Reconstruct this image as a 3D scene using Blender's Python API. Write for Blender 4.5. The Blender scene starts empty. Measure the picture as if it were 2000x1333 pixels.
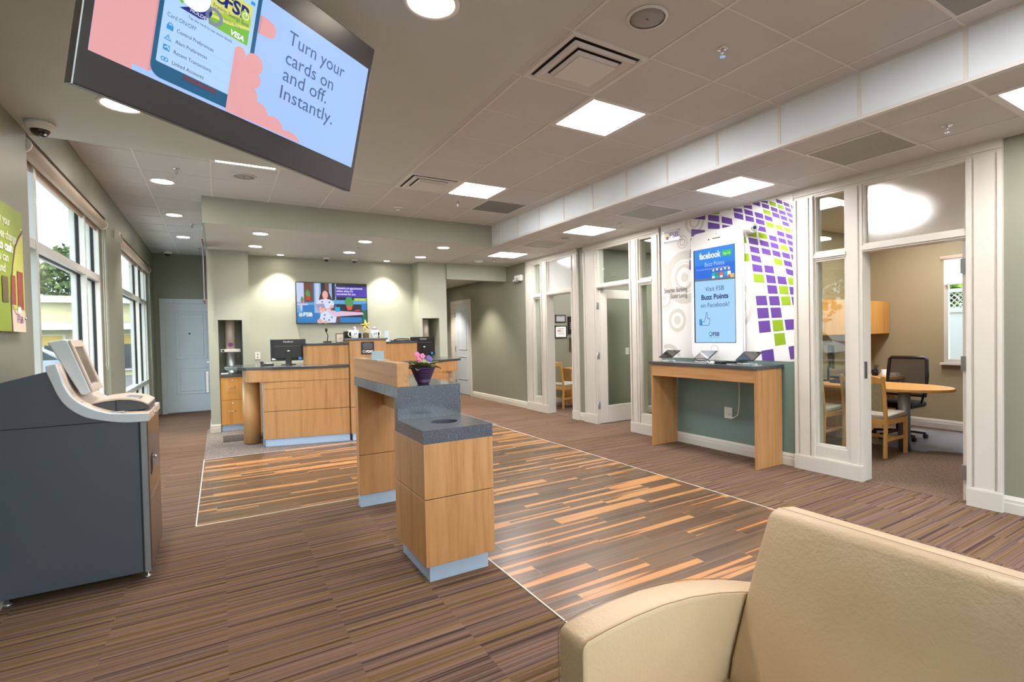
import bpy, math, random
from math import pi, sin, cos, radians, atan2, sqrt
from mathutils import Vector, Matrix, noise
random.seed(7)
SC = bpy.context.scene
COL = SC.collection

# ---------------- camera ----------------
CH = 1.453
YAW, PIT, ROL, FPX = radians(32.35), radians(-1.11), radians(-1.12), 1016.3
_F = Vector((sin(YAW), cos(YAW), 0)); _R = Vector((cos(YAW), -sin(YAW), 0)); _U = Vector((0, 0, 1))
F2 = _F*cos(PIT) + _U*sin(PIT); U2 = _U*cos(PIT) - _F*sin(PIT)
R2 = _R*cos(ROL) + U2*sin(ROL); U3 = U2*cos(ROL) - _R*sin(ROL)
cd = bpy.data.cameras.new('camera'); cam = bpy.data.objects.new('camera', cd); COL.objects.link(cam)
cd.sensor_width = 36; cd.sensor_fit = 'HORIZONTAL'; cd.lens = FPX*36/2000
cd.shift_x = -(1070.9-1000)/2000; cd.shift_y = (674.0-666.5)/2000
cd.clip_start = 0.05; cd.clip_end = 500
M = Matrix((R2, U3, -F2)).transposed().to_4x4(); M.translation = (0, 0, CH)
cam.matrix_world = M
SC.camera = cam
# ---------------- exposure ----------------
vs = SC.view_settings; vs.view_transform = 'Standard'; vs.look = 'None'; vs.exposure = 1.8; vs.gamma = 1.0; vs.use_curve_mapping = False
SC.cycles.max_bounces = 10; SC.cycles.diffuse_bounces = 5; SC.cycles.glossy_bounces = 4; SC.cycles.transparent_max_bounces = 16
SC.cycles.sample_clamp_indirect = 6.0
# ---------------- sky and sun ----------------
wd = bpy.data.worlds.new('world'); SC.world = wd; wd.use_nodes = True
nt = wd.node_tree; bg = nt.nodes['Background']
sky = nt.nodes.new('ShaderNodeTexSky'); sky.sky_type = 'NISHITA'; sky.sun_disc = False
sky.sun_elevation = radians(50); sky.sun_rotation = radians(160); sky.air_density = 1.0; sky.dust_density = 2.5; sky.ozone_density = 1.0
mixw = nt.nodes.new('ShaderNodeMix'); mixw.data_type = 'RGBA'; mixw.inputs[0].default_value = 0.45
mixw.inputs[7].default_value = (6.2, 6.9, 7.6, 1)
nt.links.new(sky.outputs[0], mixw.inputs[6]); nt.links.new(mixw.outputs[2], bg.inputs[0]); bg.inputs[1].default_value = 0.27
sl = bpy.data.lights.new('sun', 'SUN'); sun = bpy.data.objects.new('sun', sl); COL.objects.link(sun)
sl.energy = 0.9; sl.angle = radians(1.0); sl.color = (1.0, 0.95, 0.86)
sun.rotation_euler = Vector((-0.35, 0.75, -1.15)).to_track_quat('-Z', 'Y').to_euler()   # light travels towards +Y and down
PANEL_E = 15.0      # strength of the 2x2 ceiling luminaires
SPOT_W = 30.0      # watts of a recessed downlight
SCREEN = 2**-1.8

# ---------------- materials ----------------
def lin(c): 
    c = c/255.0
    return c/12.92 if c <= 0.04045 else ((c+0.055)/1.055)**2.4
def rgb(r, g, b): return (lin(r), lin(g), lin(b), 1.0)
MATS = {}
class NG:
    """small helper for node graphs"""
    def __init__(s, name):
        s.m = bpy.data.materials.new(name); s.m.use_nodes = True; s.t = s.m.node_tree; s.b = s.t.nodes['Principled BSDF']
        s.out = s.t.nodes['Material Output']
    def n(s, typ, **kw):
        x = s.t.nodes.new(typ)
        for k, v in kw.items(): setattr(x, k, v)
        return x
    def l(s, a, b): s.t.links.new(a, b)
    def math(s, op, a, b=None, c=None):
        x = s.n('ShaderNodeMath', operation=op)
        for i, v in enumerate((a, b, c)):
            if v is None: continue
            if isinstance(v, (int, float)): x.inputs[i].default_value = v
            else: s.l(v, x.inputs[i])
        return x.outputs[0]
    def comb(s, x, y, z):
        c = s.n('ShaderNodeCombineXYZ')
        for i, v in enumerate((x, y, z)):
            if isinstance(v, (int, float)): c.inputs[i].default_value = v
            else: s.l(v, c.inputs[i])
        return c.outputs[0]
    def pos(s):
        g = s.n('ShaderNodeNewGeometry'); q = s.n('ShaderNodeSeparateXYZ'); s.l(g.outputs['Position'], q.inputs[0]); return g, q
    def obj(s):
        g = s.n('ShaderNodeTexCoord'); q = s.n('ShaderNodeSeparateXYZ'); s.l(g.outputs['Object'], q.inputs[0]); return g.outputs['Object'], q
    def noise(s, vec, scale=5, detail=3, rough=0.55):
        x = s.n('ShaderNodeTexNoise'); x.inputs['Scale'].default_value = scale; x.inputs['Detail'].default_value = detail; x.inputs['Roughness'].default_value = rough
        if vec is not None: s.l(vec, x.inputs['Vector'])
        return x.outputs['Fac']
    def ramp(s, fac, stops, interp='LINEAR'):
        x = s.n('ShaderNodeValToRGB'); x.color_ramp.interpolation = interp; e = x.color_ramp.elements
        while len(e) < len(stops): e.new(0.5)
        for k, (p, c) in enumerate(stops): e[k].position = p; e[k].color = c
        s.l(fac, x.inputs[0]); return x.outputs[0]
    def mix(s, fac, a, b, blend='MIX'):
        x = s.n('ShaderNodeMix', data_type='RGBA', blend_type=blend)
        for i, v in ((0, fac), (6, a), (7, b)):
            if isinstance(v, (int, float)): x.inputs[i].default_value = v
            elif isinstance(v, tuple): x.inputs[i].default_value = v
            else: s.l(v, x.inputs[i])
        return x.outputs[2]
    def bump(s, h, strength=0.2, dist=0.002):
        x = s.n('ShaderNodeBump'); x.inputs['Strength'].default_value = strength; x.inputs['Distance'].default_value = dist
        s.l(h, x.inputs['Height']); s.l(x.outputs[0], s.b.inputs['Normal'])
    def done(s, rough=0.5, metal=0.0, spec=0.5, coat=0.0):
        s.b.inputs['Roughness'].default_value = rough; s.b.inputs['Metallic'].default_value = metal
        s.b.inputs['Specular IOR Level'].default_value = spec; s.b.inputs['Coat Weight'].default_value = coat
        MATS[s.m.name] = s.m; return s.m

def paint(name, c, rough=0.5, metal=0.0, var=0.05, scale=3.0, bump=0.0, spec=0.5, coat=0.0):
    g = NG(name); v, q = g.obj(); n = g.noise(v, scale, 3)
    a = rgb(*c); d = tuple(x*(1-var) for x in a[:3])+(1,); u = tuple(min(1, x*(1+var)) for x in a[:3])+(1,)
    g.l(g.ramp(n, [(0.3, d), (0.7, u)]), g.b.inputs['Base Color'])
    if bump: g.bump(g.noise(v, 220, 2), bump, 0.001)
    return g.done(rough, metal, spec, coat)

def emit(name, c, k=1.0):
    g = NG(name); g.b.inputs['Base Color'].default_value = (0.01, 0.01, 0.01, 1)
    g.b.inputs['Emission Color'].default_value = rgb(*c); g.b.inputs['Emission Strength'].default_value = k
    return g.done(0.35, 0, 0.3)

def wood(name, c1, c2, axis='z', rough=0.38, scale=1.0):
    g = NG(name); v, q = g.obj(); x, y, z = q.outputs
    k = 22*scale; s = 1.1*scale
    if axis == 'z': vec = g.comb(g.math('MULTIPLY', x, k), g.math('MULTIPLY', y, k), g.math('MULTIPLY', z, s))
    elif axis == 'y': vec = g.comb(g.math('MULTIPLY', x, k), g.math('MULTIPLY', y, s), g.math('MULTIPLY', z, k))
    else: vec = g.comb(g.math('MULTIPLY', x, s), g.math('MULTIPLY', y, k), g.math('MULTIPLY', z, k))
    n1 = g.noise(vec, 1.0, 4, 0.6); n2 = g.noise(vec, 6.0, 2, 0.5)
    f = g.math('ADD', g.math('MULTIPLY', n1, 0.75), g.math('MULTIPLY', n2, 0.25))
    a, b = rgb(*c1), rgb(*c2)
    g.l(g.ramp(f, [(0.32, b), (0.5, tuple((a[i]*0.65+b[i]*0.35) for i in range(3))+(1,)), (0.68, a)]), g.b.inputs['Base Color'])
    g.bump(n2, 0.05, 0.001)
    return g.done(rough, 0, 0.45)

# walls and plain surfaces
paint('wall_olive', (136, 136, 120), 0.42, var=0.02, bump=0.03)
paint('wall_sage', (176, 180, 164), 0.5, var=0.02, bump=0.03)
paint('wall_soffit', (164, 167, 151), 0.55, var=0.02)
paint('wall_tan', (156, 142, 112), 0.6, var=0.02)
paint('wall_green', (112, 134, 126), 0.42, var=0.02, bump=0.03)
paint('beam_paint', (200, 203, 198), 0.5, var=0.015)
paint('soffit_white', (206, 202, 196), 0.55, var=0.015)
paint('trim_white', (204, 199, 189), 0.32, var=0.015)
paint('door_white', (196, 204, 212), 0.35, var=0.01)
paint('fascia_white', (220, 226, 230), 0.6, var=0.02)
paint('grid_white', (216, 212, 208), 0.45, var=0.01)
paint('white_plastic', (232, 230, 225), 0.3, var=0.01)
paint('white_gloss', (238, 238, 236), 0.16, var=0.01, coat=0.3)
paint('grey_grille', (150, 148, 142), 0.5, var=0.03)
paint('cloud_white', (240, 238, 232), 0.6)
paint('metal_brushed', (190, 195, 202), 0.32, 0.9, var=0.04, scale=8)
paint('metal_plinth', (184, 206, 232), 0.45, 0.35, var=0.03, scale=8)  # blue tint stands in for sky reflected in the metal
paint('metal_hinge', (165, 170, 175), 0.3, 0.9)
paint('chrome', (225, 225, 228), 0.12, 1.0, var=0.01)
paint('gold', (235, 185, 85), 0.18, 1.0, var=0.03)
paint('brass', (180, 140, 80), 0.3, 1.0)
paint('black_plastic', (28, 27, 29), 0.32, var=0.05)
paint('black_rubber', (16, 16, 17), 0.6)
paint('black_matte', (22, 22, 24), 0.7)
paint('tv_bezel', (52, 47, 50), 0.34, var=0.04)
paint('smoked_dome', (30, 22, 24), 0.06, coat=0.6)
paint('column_grey', (128, 130, 134), 0.4, 0.35)
paint('frame_alu', (206, 204, 198), 0.35, 0.25)
paint('shade_fabric', (196, 178, 160), 0.6, var=0.02)
paint('machine_grey', (70, 79, 88), 0.42, var=0.02, bump=0.05)
paint('machine_silver', (196, 205, 214), 0.36, 0.15, var=0.01)
paint('machine_beige', (206, 190, 176), 0.4, 0.1, var=0.01)
paint('machine_panel', (96, 76, 64), 0.3, 0.2, var=0.02, coat=0.15)
paint('tray_dark', (72, 74, 84), 0.5)
paint('rubber_seam', (20, 22, 26), 0.7)
paint('pot_purple', (62, 38, 78), 0.4)
paint('soil', (50, 38, 28), 0.9, var=0.3, scale=60)
paint('petal_pink', (240, 140, 200), 0.5, var=0.1, scale=30)
paint('petal_violet', (120, 105, 200), 0.5, var=0.1, scale=30)
paint('leaf_green', (142, 154, 104), 0.55, var=0.25, scale=25)
paint('leaf_pale', (178, 184, 142), 0.6, var=0.2, scale=25)
paint('paper_white', (236, 236, 232), 0.7)
paint('acrylic_blue', (200, 220, 232), 0.15, coat=0.4)
paint('candy_red', (205, 70, 90), 0.3, var=0.3, scale=80)
paint('candy_blue', (120, 130, 190), 0.3, var=0.3, scale=80)
paint('sign_black', (24, 24, 26), 0.4)
paint('sign_grey', (165, 165, 168), 0.5)
paint('chair_fabric', (160, 150, 120), 0.85, var=0.08, scale=30, bump=0.2)
paint('seat_fabric', (172, 165, 150), 0.85, var=0.08, scale=30, bump=0.2)
paint('alarm_red', (190, 50, 40), 0.35)
paint('mural_white', (232, 230, 228), 0.45, var=0.01)
paint('mural_purple', (98, 62, 148), 0.45, var=0.02)
paint('mural_green', (140, 172, 20), 0.45, var=0.02)
paint('mural_ring', (205, 202, 192), 0.45, var=0.02)
paint('ink_dark', (60, 56, 62), 0.5)
paint('ink_violet', (120, 60, 140), 0.5)
paint('poster_green', (140, 160, 40), 0.35, var=0.04)
paint('poster_yellow', (196, 200, 90), 0.35, var=0.06)
paint('brick_red', (150, 72, 58), 0.6, var=0.15, scale=30)
paint('brick_dark', (100, 88, 60), 0.6, var=0.15, scale=30)
paint('poster_cream', (225, 205, 185), 0.5)
paint('cloth_lilac', (176, 166, 190), 0.7)
paint('ink_white', (240, 240, 236), 0.5)
paint('desk_edge', (196, 148, 96), 0.35)
paint('asphalt', (105, 105, 108), 0.9, var=0.1)
paint('grass', (110, 135, 70), 0.9, var=0.25, scale=2)
paint('curb', (215, 210, 200), 0.8)
paint('ext_siding', (190, 182, 142), 0.8, var=0.03)
paint('ext_white', (205, 208, 208), 0.6)
paint('ext_roof', (150, 150, 152), 0.8)
paint('ext_awning', (190, 160, 70), 0.7, var=0.1)
paint('car_white', (226, 228, 232), 0.2, coat=0.8)
paint('car_silver', (150, 160, 175), 0.25, 0.4, coat=0.8)
paint('car_glass', (40, 50, 60), 0.08)
paint('tyre', (25, 25, 26), 0.8)
paint('bark', (92, 74, 58), 0.9, var=0.2, scale=12)
paint('vinyl_white', (244, 246, 248), 0.4)
wood('maple', (194, 146, 96), (166, 116, 68), 'z')
wood('maple_h', (194, 146, 96), (168, 118, 70), 'z')
wood('maple_y', (196, 148, 98), (170, 120, 72), 'y')
wood('maple_orange', (216, 158, 84), (194, 132, 58), 'z')
wood('desk_wood', (218, 166, 94), (198, 142, 72), 'y')
wood('chair_wood', (222, 172, 100), (200, 146, 78), 'z', scale=1.6)

def leafy(name, c1, c2, c3):
    g = NG(name); v, q = g.obj(); n = g.noise(v, 3.0, 4, 0.7)
    g.l(g.ramp(n, [(0.3, rgb(*c1)), (0.52, rgb(*c2)), (0.7, rgb(*c3))]), g.b.inputs['Base Color'])
    return g.done(0.8)
leafy('foliage', (40, 58, 36), (78, 100, 56), (140, 160, 90))
leafy('foliage_light', (80, 110, 40), (130, 165, 60), (190, 210, 110))

def ceiling_tile():
    g = NG('ceiling_tile'); gg, q = g.pos(); n = g.noise(gg.outputs['Position'], 300, 2); n2 = g.noise(gg.outputs['Position'], 1.3, 2)
    a = g.ramp(n2, [(0.3, rgb(198, 196, 195)), (0.7, rgb(204, 202, 200))])
    g.l(a, g.b.inputs['Base Color']); g.bump(n, 0.12, 0.001); return g.done(0.85, 0, 0.2)
ceiling_tile()

def granite(name, base, hi, amt):
    g = NG(name); v, q = g.obj()
    n = g.noise(v, 240, 2, 0.6); n3 = g.noise(v, 420, 2, 0.6); n2 = g.noise(v, 6, 2)
    b = g.ramp(n2, [(0.3, rgb(*[int(x*0.92) for x in base])), (0.7, rgb(*base))])
    m1 = g.ramp(n, [(0.60, (0, 0, 0, 1)), (0.68, (1, 1, 1, 1))]); c = g.mix(m1, b, rgb(*hi))
    m2 = g.ramp(n3, [(0.30, (1, 1, 1, 1)), (0.38, (0, 0, 0, 1))]); c = g.mix(m2, c, rgb(30, 34, 42))
    g.l(c, g.b.inputs['Base Color']); return g.done(0.22, 0, 0.55, 0.2)
granite('granite', (74, 82, 96), (150, 156, 168), 0.4)
granite('granite_top', (66, 68, 74), (110, 110, 116), 0.2)

def carpet(name, stripe=True, cols=None):
    g = NG(name); gg, q = g.pos(); x, y, z = q.outputs; P = gg.outputs['Position']
    if stripe:
        cell = g.math('FLOOR', g.math('DIVIDE', x, 0.5)); celly = g.math('FLOOR', g.math('DIVIDE', y, 0.5))
        off = g.math('ADD', g.math('MULTIPLY', cell, 7.31), g.math('MULTIPLY', celly, 3.17))
        v1 = g.comb(g.math('ADD', off, g.math('MULTIPLY', x, 0.5)), g.math('MULTIPLY', y, 95), 0.0)
        n1 = g.noise(v1, 1.0, 1.0, 0.5)
        v2 = g.comb(g.math('MULTIPLY', x, 0.22), g.math('MULTIPLY', y, 24), 5.0)
        n2 = g.noise(v2, 1.0, 1, 0.5)
        v3 = g.comb(g.math('ADD', g.math('MULTIPLY', cell, 1.9), g.math('MULTIPLY', x, 0.4)), g.math('MULTIPLY', y, 38), 9.0)
        n3 = g.noise(v3, 1.0, 1, 0.5)
        c1 = g.ramp(n2, [(0.36, rgb(102, 84, 77)), (0.45, rgb(121, 99, 88)), (0.53, rgb(118, 93, 78)), (0.60, rgb(120, 99, 66)), (0.70, rgb(113, 92, 62))])
        c2 = g.ramp(n3, [(0.34, (0.42, 0.38, 0.40, 1)), (0.42, (0.86, 0.84, 0.84, 1)), (0.6, (1.0, 1.0, 1.0, 1)), (0.70, (1.18, 1.14, 1.12, 1))])
        c = g.mix(1.0, c1, c2, 'MULTIPLY')
        c = g.mix(1.0, c, g.ramp(n1, [(0.30, (0.62, 0.60, 0.62, 1)), (0.45, (1, 1, 1, 1)), (0.72, (1.2, 1.18, 1.15, 1))]), 'MULTIPLY')
    else:
        n1 = g.noise(P, 60, 3, 0.8)
        c = g.ramp(n1, [(0.3, rgb(*cols[0])), (0.5, rgb(*cols[1])), (0.7, rgb(*cols[2]))])
    fib = g.noise(P, 420, 2, 0.7)
    c = g.mix(0.45, c, g.mix(1.0, c, g.ramp(fib, [(0.25, (0.35, 0.35, 0.35, 1)), (0.75, (1.5, 1.5, 1.5, 1))]), 'MULTIPLY'))
    g.l(c, g.b.inputs['Base Color']); g.bump(fib, 0.5, 0.004)
    return g.done(0.95, 0, 0.1)
carpet('carpet_stripe')
carpet('carpet_office', False, ((84, 68, 60), (112, 92, 78), (136, 112, 92)))
carpet('carpet_teller', False, ((88, 82, 80), (128, 118, 112), (166, 156, 148)))
carpet('mat_dark', False, ((60, 54, 52), (84, 76, 72), (108, 98, 92)))

def plank():
    g = NG('plank_tile'); gg, q = g.pos(); x, y, z = q.outputs
    Wd, L = 0.152, 0.9
    yy = g.math('DIVIDE', g.math('ADD', y, 0.07), Wd); row = g.math('FLOOR', yy)
    xs = g.math('DIVIDE', g.math('ADD', x, g.math('MULTIPLY', row, 0.31)), L); col = g.math('FLOOR', xs)
    wn = g.n('ShaderNodeTexWhiteNoise', noise_dimensions='2D'); g.l(g.comb(row, col, 0.0), wn.inputs['Vector'])
    seed = wn.outputs['Value']
    fy = g.math('FRACT', yy); fx = g.math('FRACT', xs)
    dy = g.math('MULTIPLY', g.math('MINIMUM', fy, g.math('SUBTRACT', 1.0, fy)), Wd)
    dx = g.math('MULTIPLY', g.math('MINIMUM', fx, g.math('SUBTRACT', 1.0, fx)), L)
    gr = g.math('LESS_THAN', g.math('MINIMUM', dx, dy), 0.0014)
    so = g.math('MULTIPLY', seed, 57.0)
    v = g.comb(g.math('ADD', g.math('MULTIPLY', x, 0.32), so), g.math('ADD', g.math('MULTIPLY', y, 13.0), so), so)
    n = g.noise(v, 1.0, 1.3, 0.4)
    vf = g.comb(g.math('MULTIPLY', x, 4.0), g.math('MULTIPLY', y, 120.0), so); nf = g.noise(vf, 1.0, 2, 0.6)
    base = g.ramp(n, [(0.20, rgb(64, 50, 42)), (0.38, rgb(90, 72, 56)), (0.52, rgb(110, 88, 66)), (0.58, rgb(108, 74, 48)), (0.60, rgb(186, 134, 82)), (0.84, rgb(202, 154, 104))])
    # slow shift per plank: some darker, some redder
    base = g.mix(0.35, base, g.mix(1.0, base, g.ramp(seed, [(0.0, rgb(190, 180, 175)), (0.5, (1, 1, 1, 1)), (1.0, rgb(255, 215, 185))]), 'MULTIPLY'))
    base = g.mix(0.4, base, g.mix(1.0, base, g.ramp(nf, [(0.3, (0.7, 0.7, 0.7, 1)), (0.7, (1.25, 1.25, 1.25, 1))]), 'MULTIPLY'))
    c = g.mix(gr, base, rgb(140, 122, 108))
    g.l(c, g.b.inputs['Base Color']); return g.done(0.3, 0, 0.45)
plank()

def leather():
    g = NG('leather'); v, q = g.obj(); n = g.noise(v, 7, 5, 0.6); n2 = g.noise(v, 90, 3, 0.6); n3 = g.noise(v, 2, 2)
    g.l(g.ramp(n3, [(0.3, rgb(192, 166, 132)), (0.7, rgb(202, 178, 144))]), g.b.inputs['Base Color'])
    g.bump(g.math('ADD', g.math('MULTIPLY', n, 1.6), g.math('MULTIPLY', n2, 0.35)), 0.5, 0.008)
    return g.done(0.42, 0, 0.4)
leather()
def seam(): paint('leather_seam', (142, 112, 80), 0.6)
seam()

def glass(name, tint=(0.93, 0.97, 0.95), refl=1.0):
    m = bpy.data.materials.new(name); m.use_nodes = True; t = m.node_tree; t.nodes.clear()
    o = t.nodes.new('ShaderNodeOutputMaterial'); tr = t.nodes.new('ShaderNodeBsdfTransparent'); tr.inputs[0].default_value = (*tint, 1)
    gl = t.nodes.new('ShaderNodeBsdfGlossy'); gl.inputs['Roughness'].default_value = 0.0; fr = t.nodes.new('ShaderNodeLayerWeight'); fr.inputs[0].default_value = .5; pw = t.nodes.new('ShaderNodeMath'); pw.operation = 'POWER'; pw.inputs[1].default_value = 5.0; t.links.new(fr.outputs['Facing'], pw.inputs[0])
    mu = t.nodes.new('ShaderNodeMath'); mu.operation = 'MULTIPLY_ADD'; mu.inputs[1].default_value = 0.6*refl; mu.inputs[2].default_value = 0.025*refl
    mx = t.nodes.new('ShaderNodeMixShader'); t.links.new(pw.outputs[0], mu.inputs[0]); t.links.new(mu.outputs[0], mx.inputs[0])
    t.links.new(tr.outputs[0], mx.inputs[1]); t.links.new(gl.outputs[0], mx.inputs[2]); t.links.new(mx.outputs[0], o.inputs[0]); MATS[name] = m
glass('glass_clear'); glass('glass_office', (0.90, 0.94, 0.90), 1.8); glass('glass_acrylic', (0.95, 0.96, 0.98), 0.8)
def frosted():
    m = bpy.data.materials.new('glass_frosted'); m.use_nodes = True; t = m.node_tree; t.nodes.clear()
    o = t.nodes.new('ShaderNodeOutputMaterial'); tr = t.nodes.new('ShaderNodeBsdfTranslucent'); tr.inputs[0].default_value = (0.93, 0.94, 0.92, 1)
    d = t.nodes.new('ShaderNodeBsdfRefraction'); d.inputs[0].default_value = (0.96, 0.97, 0.95, 1); d.inputs['Roughness'].default_value = 0.5; d.inputs['IOR'].default_value = 1.25
    r = t.nodes.new('ShaderNodeBsdfGlossy'); r.inputs['Roughness'].default_value = 0.08
    a = t.nodes.new('ShaderNodeMixShader'); a.inputs[0].default_value = 0.6; b = t.nodes.new('ShaderNodeMixShader'); b.inputs[0].default_value = 0.05
    t.links.new(tr.outputs[0], a.inputs[1]); t.links.new(d.outputs[0], a.inputs[2]); t.links.new(a.outputs[0], b.inputs[1]); t.links.new(r.outputs[0], b.inputs[2]); t.links.new(b.outputs[0], o.inputs[0])
    MATS['glass_frosted'] = m
frosted()
def mat_clear():
    m = bpy.data.materials.new('mat_clear'); m.use_nodes = True; t = m.node_tree; t.nodes.clear()
    o = t.nodes.new('ShaderNodeOutputMaterial'); tr = t.nodes.new('ShaderNodeBsdfTransparent'); tr.inputs[0].default_value = (0.8, 0.82, 0.85, 1)
    p = t.nodes.new('ShaderNodeBsdfPrincipled'); p.inputs['Base Color'].default_value = rgb(190, 190, 200); p.inputs['Roughness'].default_value = 0.25
    a = t.nodes.new('ShaderNodeMixShader'); a.inputs[0].default_value = 0.5
    t.links.new(tr.outputs[0], a.inputs[1]); t.links.new(p.outputs[0], a.inputs[2]); t.links.new(a.outputs[0], o.inputs[0]); MATS['mat_clear'] = m
mat_clear()
def mesh_fabric():
    m = bpy.data.materials.new('mesh_fabric'); m.use_nodes = True; t = m.node_tree; b = t.nodes['Principled BSDF']; o = t.nodes['Material Output']
    b.inputs['Base Color'].default_value = rgb(42, 38, 36); b.inputs['Roughness'].default_value = 0.7
    tr = t.nodes.new('ShaderNodeBsdfTransparent'); a = t.nodes.new('ShaderNodeMixShader'); a.inputs[0].default_value = 0.78
    t.links.new(tr.outputs[0], a.inputs[1]); t.links.new(b.outputs[0], a.inputs[2]); t.links.new(a.outputs[0], o.inputs[0]); MATS['mesh_fabric'] = m
mesh_fabric()
emit('lamp_panel', (250, 247, 248), PANEL_E)
emit('lamp_basket', (250, 246, 244), PANEL_E*0.75)
emit('lamp_disc', (255, 240, 220), 14.0)
emit('led_green', (40, 220, 60), 2.0)
for n_, c_ in dict(s_sky=(166, 200, 255), s_pale=(178, 214, 252), s_pink=(232, 165, 168), s_pink2=(214, 150, 158), s_teal=(6, 90, 132), s_bar=(96, 62, 82), s_text=(70, 96, 140),
                   s_dark=(28, 40, 78), s_blue=(40, 150, 225), s_navy=(24, 32, 130), s_green=(120, 190, 60), s_yellow=(222, 224, 110), s_white=(250, 252, 255), s_lime=(170, 205, 60), s_grey=(130, 140, 160),
                   f_blue=(0, 104, 226), f_blue2=(10, 132, 236), f_light=(166, 212, 250), f_band=(96, 112, 138), f_green=(20, 200, 60), f_navy=(40, 60, 130), f_yellow=(226, 196, 60), f_red=(226, 96, 80), f_gap=(20, 24, 36),
                   p_purple=(74, 50, 176), p_lime=(160, 200, 40), p_blue=(30, 120, 190), p_sky=(90, 165, 220), p_dark=(24, 30, 50), p_wall=(52, 92, 150), p_skin=(232, 172, 160), p_hair=(66, 34, 40), p_dress=(214, 222, 244), p_table=(222, 190, 214),
                   p_cyan=(0, 170, 210), p_pot=(222, 84, 50), p_leaf=(70, 150, 80), p_red=(220, 30, 40), p_tablet=(160, 150, 190), p_green=(0, 110, 70), p_beam=(150, 180, 214), p_brown=(110, 66, 50), p_light=(196, 206, 236)).items():
    emit(n_, c_, SCREEN)

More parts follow.
